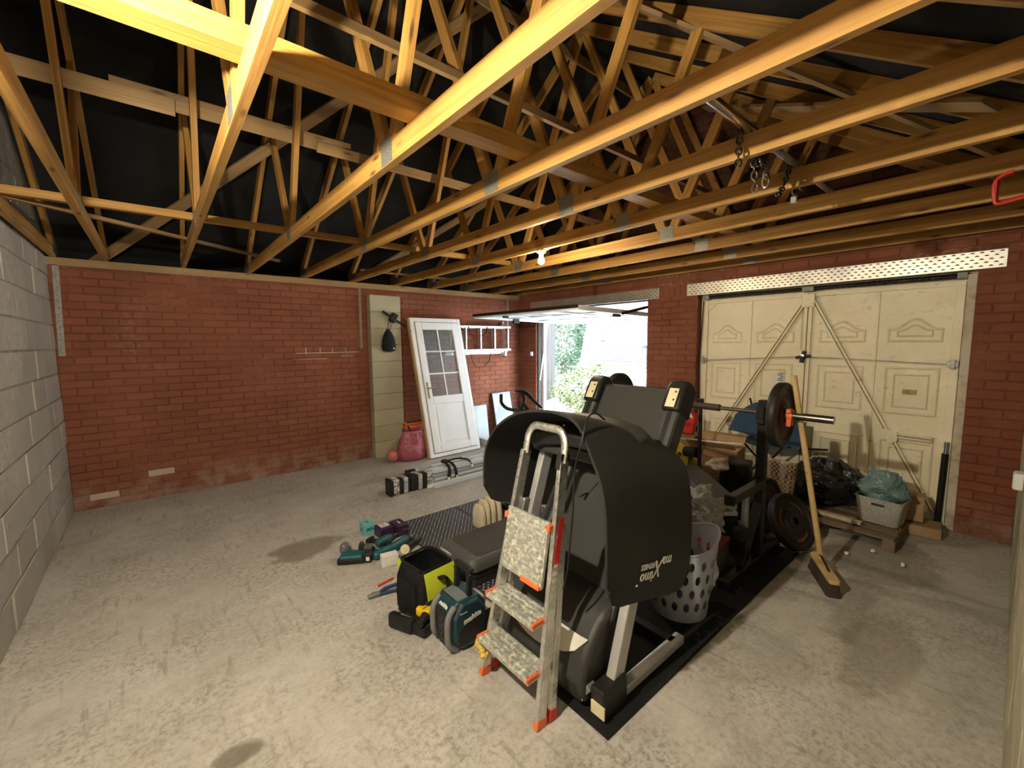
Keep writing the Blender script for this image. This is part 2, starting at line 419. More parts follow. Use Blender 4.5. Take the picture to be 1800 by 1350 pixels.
o = sm.build('mortar_smear', masonry_mat('pale_mortar', (0.58,0.50,0.43), (0.36,0.22,0.16), (0.7,0.66,0.6), 0.5, 0.5, 0.0, patch=6), wall_far); o['kind'] = 'stuff'
# left wall (blocks) and its gable ----------------------------------------
wall_left = structure(MB().bx(XL-0.2, XL-0.009, YN-0.2, YF+0.2, 0, HP).build('wall_left', m_blockmort), 'grey concrete block wall')
lay(wall_left, 'block', courses(YN, YF, 0.004, HP, 0.440, 0.215, 0.010), lambda u, z, j: (V((XL+j*2, u, z)), R_left), 0.44, 0.215, 0.1, m_block, 300, 'further blocks', 0.0025)
YM = (YN+YF)/2; SL = 0.675
def roof_z(y): return 2.52 + SL*(min(YF-y, y-YN))         # underside of the rafters
def gable(x0, x1, mat): return MB().prism([(x0,YN-0.2,HP),(x0,YF+0.2,HP),(x0,YF+0.2,roof_z(YF+0.2)+0.1),(x0,YM,roof_z(YM)+0.1),(x0,YN-0.2,roof_z(YN-0.2)+0.1)], (x1-x0,0,0))
g = gable(XL-0.2, XL-0.006, m_blockmort).build('gable', m_blockmort, wall_left)
gp = [q for q in courses(YN, YF, HP+0.006, 4.5, 0.44, 0.215, 0.01, start=1) if q[1] + 0.11 < roof_z(q[0]-q[2]/2)+0.08 and q[1]+0.11 < roof_z(q[0]+q[2]/2)+0.08]
lay(wall_left, 'block', gp, lambda u, z, j: (V((XL+j*2, u, z)), R_left), 0.44, 0.215, 0.1, m_block, 0, 'rough blocks of the gable above the trusses', 0.004)
# near wall ---------------------------------------------------------------
wall_near = structure(MB().bx(XL-0.2, XR+0.22, YN-0.22, YN-0.006, 0, HP-0.074).build('wall_near', m_blockmort), 'block wall close beside the camera')
lay(wall_near, 'block', courses(XL, XR, 0.004, HP-0.074, 0.440, 0.215, 0.010), lambda u, z, j: (V((u, YN+j, z)), R_near), 0.44, 0.215, 0.1, m_pierblock, 300, 'further blocks', 0.002)
# right wall with its two doorways ----------------------------------------
OL = (3.175, 5.32, -0.01, 2.148); OR = (0.243, 2.50, -0.01, 2.148)
LINT = ((3.016, 5.45, 2.148, 2.283), (0.10, 2.64, 2.147, 2.287))
wall_right = MB()
for y0, y1, z0, z1 in ((YN-0.22,OR[0],0,2.148), (OR[1],OL[0],0,2.148), (OL[1],YF+0.22,0,2.148), (YN-0.22,YF+0.22,2.148,HP)):
    wall_right.bx(XR+0.006, XR+0.22, y0, y1, z0, z1)
wall_right = structure(wall_right.build('wall_right', m_mortar), 'red painted brick wall with two garage doorways')
holes = [OL, OR, (2.66, 3.0, 2.14, 2.30)] + [(a, b_, c-0.003, d+0.003) for a, b_, c, d in LINT]
lay(wall_right, 'brick', courses(YN, YF, 0.004, HP, 0.215, 0.065, 0.010, holes=holes), lambda u, z, j: (V((XR+j, u, z)), R_right), 0.215, 0.065, 0.06, m_brick, 240, 'further red painted bricks of the wall')
sold, _ = brick_mesh('brick', 0.065, 0.135, 0.06, m_brick)
for k in range(5): inst(sold, 'brick', wall_right, (XR, 2.685+0.0725*k, 2.22), (1,1,1), R_right)
# reveals of the doorways in half bricks
rev, _ = brick_mesh('brick', 0.20, 0.065, 0.06, m_brick)
for k in range(28):
    z = 0.0365 + 0.075*k
    inst(rev, 'brick', wall_right, (XR+0.115, OL[1]-0.004, z), (1,1,1), I3); inst(rev, 'brick', wall_right, (XR+0.115, OR[1]-0.004, z), (1,1,1), I3)
m_gbrick = masonry_mat('shade_darkened_brick', (0.15,0.065,0.038), (0.10,0.045,0.028), (0.20,0.12,0.08), 0.7, 0.35, 0.5); m_gmort = masonry_mat('shade_darkened_mortar', (0.09,0.055,0.04), (0.06,0.038,0.028), (0.14,0.10,0.08), 0.7, 0.4, 0.0)  # gable brick and mortar colours darkened to stand in for the unlit loft
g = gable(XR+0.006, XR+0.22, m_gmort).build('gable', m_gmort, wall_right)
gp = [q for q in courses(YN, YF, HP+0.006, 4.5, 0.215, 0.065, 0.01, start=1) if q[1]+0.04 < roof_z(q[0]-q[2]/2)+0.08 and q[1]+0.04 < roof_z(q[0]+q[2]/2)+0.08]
lay(wall_right, 'brick', gp, lambda u, z, j: (V((XR+j, u, z)), R_right), 0.215, 0.065, 0.06, m_gbrick, 0, 'gable bricks above the trusses, coloured dark to stand in for loft shade')
# steel lintels -----------------------------------------------------------
def lintel_mat():
    m, nt, b = _mat('dimpled_galvanised_steel'); b.inputs['Metallic'].default_value = 0.75; b.inputs['Roughness'].default_value = 0.42
    vec = _coord(nt, 'World'); nt.links.new(_mix(nt, _ramp(nt, _noise(nt, vec, 6), 0.3, 0.7), (0.74,0.73,0.68), (0.55,0.54,0.50)), b.inputs['Base Color']); return m
m_lintel = lintel_mat(); m_hole = M('dark_slot', (0.05,0.045,0.035), 0.9)
def lintel(n, y0, y1, z0, z1, label):
    t = structure(MB().bx(XR-0.004, XR+0.2, y0, y1, z0, z1).build('trim_%d' % n, m_lintel, bevel=0.002), label); t['category'] = 'lintel'
    d = MB(); pitch = 0.052; rows = 5; k = 0; y = y0+0.03
    while y < y1-0.02:
        for r in range(rows):
            zz = z0 + 0.018 + r*(z1-z0-0.036)/(rows-1); yy = y + (0.026 if r % 2 else 0)
            if yy > y1-0.02: continue
            pts = [(XR-0.0046, yy-0.014, zz), (XR-0.0046, yy+0.014, zz), (XR-0.008, yy+0.009, zz+0.006), (XR-0.010, yy, zz+0.010), (XR-0.008, yy-0.009, zz+0.006)]
            d.add(pts, [(0,4,3,2,1)])
        y += pitch
    o = d.build('plaster_key', [m_hole], t); o['kind'] = 'stuff'
    return t
lintel(1, *LINT[0], 'dull dimpled steel lintel over the open doorway'); lintel(2, *LINT[1], 'bright dimpled steel lintel over the closed cream door')
# wall plates -------------------------------------------------------------
def timber(name, a, b, w, h, mat, parent=None, up=(0,0,1), label=None):
    """a straight sawn timber whose grain follows its own x axis"""
    a = V(a); b = V(b); L = (b-a).length; d = (b-a).normalized(); u = V(up); s = u.cross(d)
    if s.length < 1e-5: s = V((0,1,0))
    s.normalize(); u = d.cross(s); R = Mx((d, s, u)).transposed()
    key = (round(L,4), w, h, mat.name)
    me = _tm.get(key)
    if me is None:
        mb = MB().box((0,0,0), (L, w, h)); me = bpy.data.meshes.new(name); me.from_pydata([tuple(v) for v in mb.v], [], mb.f); me.materials.append(mat); me.update(); _tm[key] = me
    ob = bpy.data.objects.new(name, me); COL.objects.link(ob)
    c = (a+b)/2; o0 = WO[parent] if parent else V((0,0,0)); ob.matrix_local = Mx.Translation(c-o0) @ R.to_4x4()
    if parent: ob.parent = parent
    WO[ob] = c
    if label: ob['label'] = label
    return ob
_tm = {}
structure(timber('trim_3', (XL, YF+0.025, HP-0.037), (XR, YF+0.025, HP-0.037), 0.10, 0.072, m_wood_old), 'sawn timber wall plate along the top of the brick wall')
structure(timber('trim_4', (XL, YN-0.025, HP-0.037), (XR, YN-0.025, HP-0.037), 0.10, 0.072, m_wood), 'sawn timber wall plate above the near block wall')
# roof felt ---------------------------------------------------------------
m_felt = M('black_roofing_felt', (0.012,0.012,0.012), 0.95, 0, (0.02,0.02,0.021), 3, spec=0.15, coord='World')
def rz(y): return roof_z(y) + 0.122
roof = MB()
for ya, yb in ((YF+0.35, YM), (YN-0.35, YM)):
    roof.prism([(XL-0.3, ya, rz(ya)), (XL-0.3, yb, rz(yb)), (XL-0.3, yb, rz(yb)+0.05), (XL-0.3, ya, rz(ya)+0.05)], (XR-XL+0.6, 0, 0))
roof.bx(XL-0.25, XR+0.25, YF+0.19, YF+0.22, HP-0.1, rz(YF+0.2)+0.03); roof.bx(XL-0.25, XR+0.25, YN-0.22, YN-0.19, HP-0.1, rz(YN-0.2)+0.03)
structure(roof.build('ceiling', m_felt), 'black roofing felt under the pitched roof')
# block pier on the far wall ----------------------------------------------
PX0, PX1, PY = 2.25, 2.69, 5.65
pier = structure(MB().bx(PX0+0.006, PX1-0.006, PY+0.006, YF+0.003, 0, 2.262).build('wall_pier', m_blockmort), 'yellowish block pier standing against the red brick wall')
pm, _ = brick_mesh('block', 0.44, 0.215, 0.115, m_pierblock, 0.006)
for k in range(10): inst(pm, 'block', pier, ((PX0+PX1)/2, PY, 0.112+0.226*k), (1,1,1.01), I3)
# ------------------------------------------------------------------ roof trusses
m_nail = M('nail_plate_steel', (0.40,0.40,0.37), 0.5, 0.6, (0.16,0.15,0.13), 160, 0.45, 0.55)
ORD = ['first','second','third','fourth','fifth','sixth','seventh','eighth','ninth','tenth','eleventh']
TX = [-0.665] + [-0.311+0.6*k for k in range(9)] + [4.955]
CH0, CH1 = HP, HP+0.097
def build_truss(x, label):
    t = thing('roof_truss', label, 'truss', (x, YM, HP), 'timber roof trusses')
    timber('bottom_chord', (x, YN-0.16, (CH0+CH1)/2), (x, YF+0.16, (CH0+CH1)/2), 0.035, 0.097, m_wood, t)
    th = math.atan(SL); off = 0.0485/math.cos(th)
    for s in (1, -1):
        ye = YM + s*(YF+0.14-YM); ym = YM + s*0.012
        timber('rafter', (x, ye, roof_z(ye)+off), (x, ym, roof_z(ym)+off), 0.035, 0.097, m_wood, t)
        n = YM + s*0.93; q = YM + s*1.46
        timber('web', (x+0.0005, n+s*0.03, CH1-0.05), (x+0.0005, q, roof_z(q)+0.02), 0.034, 0.072, m_wood, t)
        timber('web', (x-0.0005, n-s*0.02, CH1-0.05), (x-0.0005, YM+s*0.035, roof_z(YM)-0.02), 0.034, 0.072, m_wood, t)
        for sd in (-1, 1):
            MB().bx(x+sd*0.0175-0.0012, x+sd*0.0175+0.0012, n-0.06, n+0.06, CH1-0.092, CH1+0.02).build('nail_plate', m_nail, t)
            ye2 = YM + s*(YF-YM-0.02)
            MB().bx(x+sd*0.0175-0.0012, x+sd*0.0175+0.0012, ye2-0.12, ye2+0.06, CH0+0.03, CH1+0.01).build('nail_plate', m_nail, t)
    return t
def copy_tree(o, dx, label):
    c = o.copy(); COL.objects.link(c); c.location = c.location + V((dx,0,0)); c['label'] = label; WO[c] = WO[o] + V((dx,0,0))
    for ch in o.children:
        d = ch.copy(); COL.objects.link(d); d.parent = c
    return c
_t0 = None
for k, x in enumerate(TX):
    lab = '%s pine roof truss from the grey block wall' % ORD[k]
    if k == 0: lab = 'pine roof truss right against the grey block wall'
    if k == 10: lab = 'pine roof truss right above the brick wall with the garage doors'
    if _t0 is None: _t0 = build_truss(x, lab)
    else: copy_tree(_t0, x - TX[0], lab)
# ------------------------------------------------------------------ longitudinal timbers
def brace(name, a, b, w, h, mat, label, up=(0,0,1)): return tag(timber(name, a, b, w, h, mat, None, up), label, 'roof timber')
brace('roof_binder', (XL+0.01, 1.65, CH1+0.037), (4.9, 1.65, CH1+0.037), 0.10, 0.072, m_wood, 'thick binder lying across the truss chords nearest the camera')
brace('roof_binder', (XL+0.01, 3.975, CH1+0.026), (4.9, 3.975, CH1+0.026), 0.05, 0.050, m_wood, 'slim binder lying across the chords towards the far wall')
_wu = (0, 0.46, 1)
def webboard(x0, x1, s, z, h, label, push=0.05):
    y = YM + s*(0.93-0.02 - (z-CH1)*0.46 + push)
    return brace('web_brace', (x0, y, z), (x1, y, z), 0.022, h, m_wood_old, label, (0, -s*0.46, 1))
webboard(XL+0.01, 0.20, 1, 3.10, 0.095, 'lower left board nailed along the sloping webs')
webboard(-0.10, 1.30, 1, 3.135, 0.105, 'overlapping middle board nailed along the sloping webs', 0.073)
webboard(1.05, 4.9, 1, 3.10, 0.075, 'long thin board along the sloping webs towards the doorway', 0.05)
webboard(XL+0.01, 4.9, -1, 3.12, 0.075, 'long board along the webs on the camera side')
def roofdiag(x0, y0, x1, y1, s, label, w=0.095, dn=0.012):
    p0 = V((x0, y0, roof_z(y0)-dn)); p1 = V((x1, y1, roof_z(y1)-dn))
    return brace('diagonal_brace', p0, p1, w, 0.022, m_wood_old, label, (0, s*SL, 1))
roofdiag(-0.40, 5.90, 2.30, 3.0, 1, 'wide diagonal brace rising from the brick wall under the rafters')
roofdiag(2.3, 5.7, 4.6, 3.05, 1, 'diagonal brace under the far slope above the doorway')
roofdiag(1.55, 2.72, 3.9, 0.1, -1, 'diagonal brace under the camera side slope')
roofdiag(4.85, 2.4, 2.9, 0.15, -1, 'diagonal brace running down towards the near wall', 0.11, 0.036)
brace('diagonal_batten', (XL+0.03, 4.05, CH1+0.013), (1.12, 5.36, CH1+0.013), 0.038, 0.025, m_wood_old, 'thin batten slanting across the chords at the left')
brace('diagonal_batten', (2.05, 5.42, CH1+0.013), (3.95, 5.42, CH1+0.013), 0.038, 0.025, m_wood_old, 'short batten across the chords near the open doorway')
brace('ridge_brace', (XL+0.01, YM+0.09, roof_z(YM)-0.16), (4.9, YM+0.09, roof_z(YM)-0.16), 0.022, 0.09, m_wood_old, 'board running along just below the ridge')
# ------------------------------------------------------------------ bare bulbs
m_bulb_far = glow('far_bulb_glow', (1.0,0.80,0.52), FAR_BULB); m_bulb_near = glow('near_bulb_glow', (1.0,0.885,0.665), NEAR_BULB)
m_porc = M('white_lampholder', (0.75,0.73,0.68), 0.3)
def bulb(x, y, mat, label):
    t = thing('light_bulb', label, 'lamp', (x, y, HP-0.14))
    MB().lathe([(0.004,0),(0.035,0),(0.042,-0.012),(0.038,-0.022),(0.022,-0.030),(0.020,-0.055),(0.004,-0.056)], (x,y,HP-0.0005), 20).build('lamp_holder', m_porc, t, 40)
    MB().lathe([(0.002,-0.125),(0.016,-0.120),(0.026,-0.108),(0.029,-0.094),(0.025,-0.078),(0.016,-0.062),(0.013,-0.050)], (x,y,HP), 20).build('bulb', mat, t, 60)
    c = MB().tube(smoothpath([(x+0.03,y,HP-0.008),(x+0.045,y-0.02,HP+0.002),(x+0.04,y-0.2,HP+0.03),(x+0.04,y-0.5,HP+0.04)], 4), 0.003, 5).build('cable', m_white, t)
    return t
bulb(TX[6]-0.0, 2.79, m_bulb_far, 'lit bare bulb hanging under a truss near the doorway')
nb = bulb(TX[1], 1.15, m_bulb_near, 'lit bulb with an added light blocking plate under a truss close to the camera')
MB().prism([(TX[1]-0.065+0.022*abs(k)/2, 1.15+0.075*k, HP-0.001) for k in (-2,-1,0,1,2)] + [(TX[1]-0.069+0.022*abs(k)/2, 1.15+0.075*k, HP-0.001) for k in (2,1,0,-1,-2)], (-0.01,0,-0.19)).build('added_light_block', M('light_block_grey', (0.30,0.30,0.29), 0.6), nb)  # added unseen plate, keeps the near bulb's light off the left wall
# ------------------------------------------------------------------ galvanised straps
m_strap = M('dull_galvanised_strip', (0.30,0.30,0.28), 0.6, 0.3, (0.20,0.20,0.18), 30)
def strap(x, y, z0, z1, w, label, lean=0.0):
    t = thing('wall_strap', label, 'strap', (x, y, z0))
    MB().prism([(x-w/2-lean,y-0.003,z0),(x+w/2-lean,y-0.003,z0),(x+w/2,y-0.003,z1),(x-w/2,y-0.003,z1)], (0,0.0025,0)).build('steel_strip', m_strap, t)
    h = MB()
    for k in range(int((z1-z0)/0.06)):
        h.lathe([(0.0045,0),(0.0001,0.0004)], (x-lean*(1-(0.03+0.06*k)/(z1-z0)), y-0.003, z0+0.03+0.06*k), 6, rot('X', PI/2))
    h.build('holes', m_hole, t)['kind'] = 'stuff'
    return t
strap(2.163, YF, 1.54, HP-0.06, 0.032, 'pale perforated strap on the brick left of the block pier', 0.006)
strap(4.748, YF, 1.50, HP-0.06, 0.030, 'pale perforated strap near the corner by the doorway')
strap(-0.655, YF, 1.51, HP-0.05, 0.045, 'broad pale strap in the corner beside the block wall', 0.02)
# ------------------------------------------------------------------ closed cream garage door
def cream_mat():
    m, nt, b = _mat('grubby_cream_steel'); b.inputs['Roughness'].default_value = 0.5
    vec = _coord(nt, 'World'); col = _mix(nt, _ramp(nt, _noise(nt, vec, 3, 5, 0.6), 0.35, 0.7), (0.84,0.78,0.60), (0.76,0.69,0.50))
    sv = _coord(nt, 'World', (1, 9, 22), rot_=(0.5, 0, 0))
    col = _mix(nt, _math(nt, 'MULTIPLY', _ramp(nt, _noise(nt, sv, 1.2, 5, 0.7), 0.58, 0.72, 0, 0.6), _ramp(nt, _noise(nt, vec, 1.4, 2), 0.38, 0.55)), col, (0.22,0.15,0.08))
    sp = _ramp(nt, _noise(nt, vec, 30, 3, 0.7), 0.68, 0.76, 0, 0.8); col = _mix(nt, sp, col, (0.16,0.10,0.06))
    nt.links.new(col, b.inputs['Base Color']); return m
m_cream = cream_mat()
m_frame = masonry_mat('chipped_white_paint', (0.66,0.60,0.50), (0.52,0.44,0.34), (0.14,0.10,0.07), 0.50, 0.4, 0.0, patch=9)
DX = 5.085
door1 = thing('door_1', 'closed cream panelled garage door with diagonal braces', 'garage door', (DX, 1.385, 0)); door1['kind'] = 'structure'
MB().bx(DX, DX+0.02, 0.303, 2.49, 0.012, 2.085).build('door_skin', m_cream, door1)
for y0, y1 in ((0.305,0.365),(2.40,2.48)): MB().bx(DX-0.022, DX, y0, y1, 0.035, 2.075).build('stile', m_cream, door1, bevel=0.004)
for z0, z1 in ((2.035,2.075),(0.035,0.08)): MB().bx(DX-0.018, DX, 0.36, 2.40, z0, z1).build('rail', m_cream, door1, bevel=0.004)
for y in (1.926, 0.845): MB().bx(DX-0.009, DX, y-0.008, y+0.008, 0.08, 2.035).build('seam', m_cream, door1, bevel=0.003)
for a, b_, c, d in ((0.36,0.45,2.035,1.95),(2.40,2.31,2.035,1.95),(2.40,2.31,0.70,0.78)):
    MB().prism([(DX-0.01,a,c),(DX-0.01,b_,c),(DX-0.01,a,d)], (0.01,0,0)).build('corner_gusset', m_cream, door1)
def ringpanel(outer, inner, px, dp, lbl):
    n = len(outer); vs = [(px, y, z) for y, z in outer] + [(px-dp, y*0.5+yi*0.5, z*0.5+zi*0.5) for (y, z), (yi, zi) in zip(outer, inner)] + [(px-0.001, y, z) for y, z in inner]
    fs = []
    for k in range(2):
        for i in range(n): fs.append((k*n+i, k*n+(i+1) % n, (k+1)*n+(i+1) % n, (k+1)*n+i))
    MB().add(vs, fs).build('panel_moulding', m_cream, door1)
def rect(y0, y1, z0, z1): return [(y0,z0),(y1,z0),(y1,z1),(y0,z1)]
def archshape(y0, y1, z0, z1, z2):
    pts = [(y0,z0),(y1,z0),(y1,z1)]; n = 10; w = y0-y1
    for k in range(1, n):
        t = k/n; e = (1-math.cos(2*PI*min(max((t-0.08)/0.84,0),1)))/2; pts.append((y1+w*t, z1+(z2-z1)*e))
    return pts + [(y0,z1)]
for y0, y1 in ((2.35,2.01),(1.87,1.50),(1.29,0.92),(0.775,0.41)):
    for k, (i, w) in enumerate(((0.0,0.024),(0.062,0.018))):
        o = archshape(y0-i, y1+i, 1.575+i*0.75, 1.70-i*0.2, 1.79-i*0.9); n_ = archshape(y0-i-w, y1+i+w, 1.575+i*0.75+w, 1.70-i*0.2-w, 1.79-i*0.9-w)
        ringpanel(o, n_, DX, 0.010, 'arch')
        z0, z1 = 0.93+i, 1.36-i; ringpanel(rect(y0-i,y1+i,z0,z1), rect(y0-i-w,y1+i+w,z0+w,z1-w), DX, 0.010, 'square')
        z0, z1 = 0.17+i, 0.70-i; ringpanel(rect(y0-i,y1+i,z0,z1), rect(y0-i-w,y1+i+w,z0+w,z1-w), DX, 0.010, 'low')
for y in (1.365, 1.405): MB().bx(DX-0.035, DX-0.001, y-0.014, y+0.014, 0.04, 2.07).build('centre_channel', m_cream, door1, bevel=0.003)
def door_brace(a, b_, n='brace'):
    a = V((DX-0.03, *a)); b_ = V((DX-0.03, *b_)); s = (b_-a).normalized().cross(V((1,0,0)))
    for k in (-1, 1): MB().beam(a+s*0.013*k, b_+s*0.013*k, 0.014, 0.03, (1,0,0)).build(n, m_cream, door1)
door_brace((1.42,1.99),(2.37,0.30)); door_brace((1.345,1.99),(0.715,0.755)); door_brace((0.70,0.74),(0.385,0.115)); door_brace((0.70,0.745),(0.42,0.74), 'strut')
MB().prism([(DX-0.052,0.76,0.80),(DX-0.052,0.65,0.78),(DX-0.052,0.64,0.70),(DX-0.052,0.70,0.66)], (0.006,0,0)).build('brace_plate', m_cream, door1)
MB().bx(DX-0.055, DX-0.03, 1.33, 1.44, 1.93, 2.06).build('top_plate', m_cream, door1, bevel=0.004)
lk = MB().box((DX-0.06,1.40,1.435), (0.03,0.035,0.12), rot('X',0.2)).box((DX-0.058,1.40,1.435), (0.025,0.13,0.03), rot('X',-0.15)).build('lock_handle', m_blackmet, door1, bevel=0.005)
MB().lathe([(0.0,0),(0.016,0),(0.018,0.012),(0.004,0.016)], (DX-0.076,1.40,1.445), 14, rot('Y',-PI/2)).build('lock_barrel', m_steel, lk, 40)
MB().tube([(DX-0.045,2.42,1.375),(DX-0.05,1.44,1.437)], 0.004, 6).build('latch_rod', m_galv, door1); MB().tube([(DX-0.05,1.36,1.437),(DX-0.045,0.34,1.395)], 0.004, 6).build('latch_rod', m_galv, door1)
MB().tube([(DX-0.045,1.432,2.0),(DX-0.05,1.425,1.5)], 0.003, 6).build('latch_rod', m_galv, door1)
for y, z in ((2.43,1.375),(0.34,1.395)):
    MB().box((DX-0.035,y,z), (0.03,0.07,0.05)).box((DX-0.05,y,z), (0.012,0.03,0.075)).build('latch_bracket', m_galv, door1, bevel=0.003)
st = MB().bx(DX-0.002, DX-0.0008, 1.565, 1.65, 1.16, 1.30).build('sticker', m_white, door1)
MB().bx(DX-0.003, DX-0.002, 1.565, 1.65, 1.275, 1.30).build('sticker_band', M('yellow_print', (0.8,0.62,0.05), 0.6), st)
pr = MB()
for k in range(5): pr.bx(DX-0.003, DX-0.002, 1.575+0.01*(k%2), 1.64-0.012*(k%3), 1.175+0.019*k, 1.184+0.019*k)
pr.build('sticker_print', m_inkb, st)
MB().bx(DX-0.002, DX-0.0008, 0.545, 0.64, 1.115, 1.16).build('worn_label', M('brown_residue', (0.33,0.24,0.10), 0.8, 0, (0.45,0.35,0.18), 30), door1)
# frame, torsion tubes, arms of the closed door
fr = tag(MB().bx(5.03,5.084,OR[0]+0.002,0.300,0,2.12).bx(5.105,5.19,OR[0]+0.002,0.34,0,2.147).bx(5.105,5.19,2.44,2.498,0,2.147).bx(5.105,5.19,0.33,2.44,2.06,2.147).build('door_frame', m_frame, bevel=0.004), 'chipped cream painted frame of the closed garage door', 'door frame', kind='structure')
sp = thing('torsion_gear', 'black torsion tubes above the closed garage door', 'door gear', (5.06,1.38,2.10))
MB().cyl((5.045,0.30,2.112),(5.045,2.45,2.112),0.014,10).build('torsion_tube', m_blackmet, sp, 40); MB().cyl((5.075,0.30,2.125),(5.075,2.45,2.125),0.012,10).build('torsion_tube', m_blackmet, sp, 40)
MB().tube([(5.045+0.02*math.cos(k*1.1),0.36+0.0045*k,2.112+0.02*math.sin(k*1.1)) for k in range(150)], 0.0035, 5).build('spring', m_blackmet, sp)
[MB().bx(5.02,5.084,a,a+0.06,2.085,2.14).build('end_bracket', m_strap, sp, bevel=0.004) for a in (2.38,0.30)]; MB().bx(5.015,5.09,1.34,1.44,2.085,2.135).build('centre_bracket', m_strap, sp, bevel=0.004)
MB().cyl((5.045,0.345,0.02),(5.045,0.335,0.64),0.022,12).build('lift_arm', m_blackmet, sp, 40); MB().cyl((5.045,0.335,0.64),(5.045,0.333,0.74),0.017,12).build('lift_arm_rod', m_steel, sp, 40)
MB().tube([(5.04,2.45,2.08),(5.035,2.47,1.35),(5.035,2.46,0.9)], 0.006, 6).build('lift_cable', m_blackmet, sp)
# ------------------------------------------------------------------ open up-and-over door
d2 = thing('door_2', 'white garage door swung up flat in the open doorway', 'garage door', (4.7,4.24,1.97)); d2['kind'] = 'structure'
def dz(x): return 2.0 - 0.024*(x-3.67)
def slab(x0, x1, y0, y1, dn, up, name, mat, bevel=0): return MB().prism([(x0,y0,dz(x0)-dn),(x1,y0,dz(x1)-dn),(x1,y0,dz(x1)+up),(x0,y0,dz(x0)+up)], (0,y1-y0,0)).build(name, mat, d2, bevel=bevel)
m_wdoor = M('grubby_white_steel', (0.72,0.74,0.76), 0.4, 0, (0.55,0.57,0.58), 5, coord='World')
slab(3.67, 5.72, 3.21, 5.27, 0.0, 0.02, 'door_skin', m_wdoor)
for a in ((3.67,5.72,3.21,3.27),(3.67,5.72,5.21,5.27),(3.67,3.73,3.27,5.21),(5.66,5.72,3.27,5.21)): slab(*a, 0.035, 0.0, 'frame_rail', m_wdoor, 0.004)
slab(3.66, 3.672, 3.21, 5.27, 0.012, 0.026, 'edge_strip', m_blackmet)
for y in (3.75, 4.24, 4.73): slab(3.73, 5.66, y-0.02, y+0.02, 0.022, 0.0, 'rib', m_wdoor, 0.004)
for x in (4.30, 4.95): slab(x-0.015, x+0.015, 3.27, 5.21, 0.018, 0.0, 'cross_rail', m_wdoor, 0.003)
for y in (3.50,3.99,4.49,4.98):
    for x0, x1 in ((3.80,4.24),(4.38,4.88),(5.02,5.58)):
        slab(x0, x1, y-0.17, y+0.17, 0.008, 0.0, 'raised_panel', m_wdoor, 0.006)
slab(3.69, 3.76, 4.55, 4.60, 0.06, 0.0, 'latch', m_blackmet, 0.004); slab(4.4, 4.52, 3.25, 3.29, 0.07, 0.0, 'pivot_bracket', m_blackmet, 0.004); slab(4.4, 4.52, 5.19, 5.23, 0.07, 0.0, 'pivot_bracket', m_blackmet, 0.004)
for y in (3.19, 5.285):
    MB().beam((5.05,y,2.06),(4.46,y,dz(4.46)-0.03),0.012,0.035).build('lift_arm', m_blackmet, d2); MB().beam((5.06,y,0.95),(5.25,y,dz(5.25)-0.02),0.012,0.03).build('lower_arm', m_galv, d2)
fr2 = tag(MB().bx(5.14,5.20,OL[1]-0.05,OL[1]-0.003,0,2.148).build('door_frame', m_white, bevel=0.004), 'white frame post at the left of the open doorway', 'door frame', kind='structure')
tag(MB().bx(5.14,5.20,OL[0]+0.003,OL[0]+0.03,0,2.148).build('door_frame', m_frame, bevel=0.004), 'thin frame post at the right of the open doorway', 'door frame', kind='structure')
tag(MB().bx(5.03,5.10,OL[1]-0.03,OL[1]-0.003,0,2.148).build('door_track', m_blackmet, bevel=0.003), 'dark steel door track at the left of the open doorway', 'door track')
jb = thing('junction_box', 'small white switch box on the doorway corner bricks', 'switch', (4.985,5.42,1.40))
MB().bx(4.965,4.997,5.385,5.435,1.37,1.44).build('box_body', m_white, jb, bevel=0.005); MB().bx(4.958,4.966,5.400,5.420,1.395,1.415).build('rocker', m_white, jb, bevel=0.002)
# ------------------------------------------------------------------ outside
m_drive = M('pale_drive', (0.62,0.60,0.56), 0.9, 0, (0.52,0.50,0.47), 2, coord='World', bump=0.3, bsc=30)
def gz(x): return -0.03 if x < 5.4 else (-0.03+0.265*(x-5.4) if x < 9.0 else -0.03+0.265*3.6+0.05*(x-9.0))
xs = [5.2,5.4,6,7,8,9,10,14,40]
structure(MB().sheet([[(x,y,gz(x)) for y in (-20,0,4,8,14,40)] for x in xs]).build('ground_drive', m_drive), 'pale sloping drive outside')
m_grass = M('lawn_grass', (0.035,0.09,0.012), 0.9, 0, (0.05,0.12,0.018), 12, coord='World', bump=0.6, bsc=60, bd=0.02)
lw = tag(MB().sheet([[(x,y,gz(x)+0.015) for y in (1,4,7,10,14)] for x in (8.75,9.2,9.6,9.89)]).build('lawn', m_grass), 'green strip of lawn in front of the pale house', 'lawn', kind='stuff')
def house_mat():
    m, nt, b = _mat('pale_house_brick'); b.inputs['Roughness'].default_value = 0.9
    g = nt.nodes.new('ShaderNodeNewGeometry'); sp_ = nt.nodes.new('ShaderNodeSeparateXYZ'); cb = nt.nodes.new('ShaderNodeCombineXYZ')
    nt.links.new(g.outputs['Position'], sp_.inputs[0]); nt.links.new(sp_.outputs['Y'], cb.inputs['X']); nt.links.new(sp_.outputs['Z'], cb.inputs['Y'])
    br = _n(nt, 'ShaderNodeTexBrick', Scale=1.0); br.inputs['Color1'].default_value = (0.078,0.069,0.064,1); br.inputs['Color2'].default_value = (0.092,0.080,0.073,1); br.inputs['Mortar'].default_value = (0.040,0.035,0.032,1)
    br.inputs['Mortar Size'].default_value = 0.008; br.inputs['Brick Width'].default_value = 0.225; br.inputs['Row Height'].default_value = 0.075
    nt.links.new(cb.outputs[0], br.inputs['Vector']); nt.links.new(br.outputs['Color'], b.inputs['Base Color']); return m
hs = thing('house', 'pale brick house across the drive', 'house', (9.95,6.5,0.9))
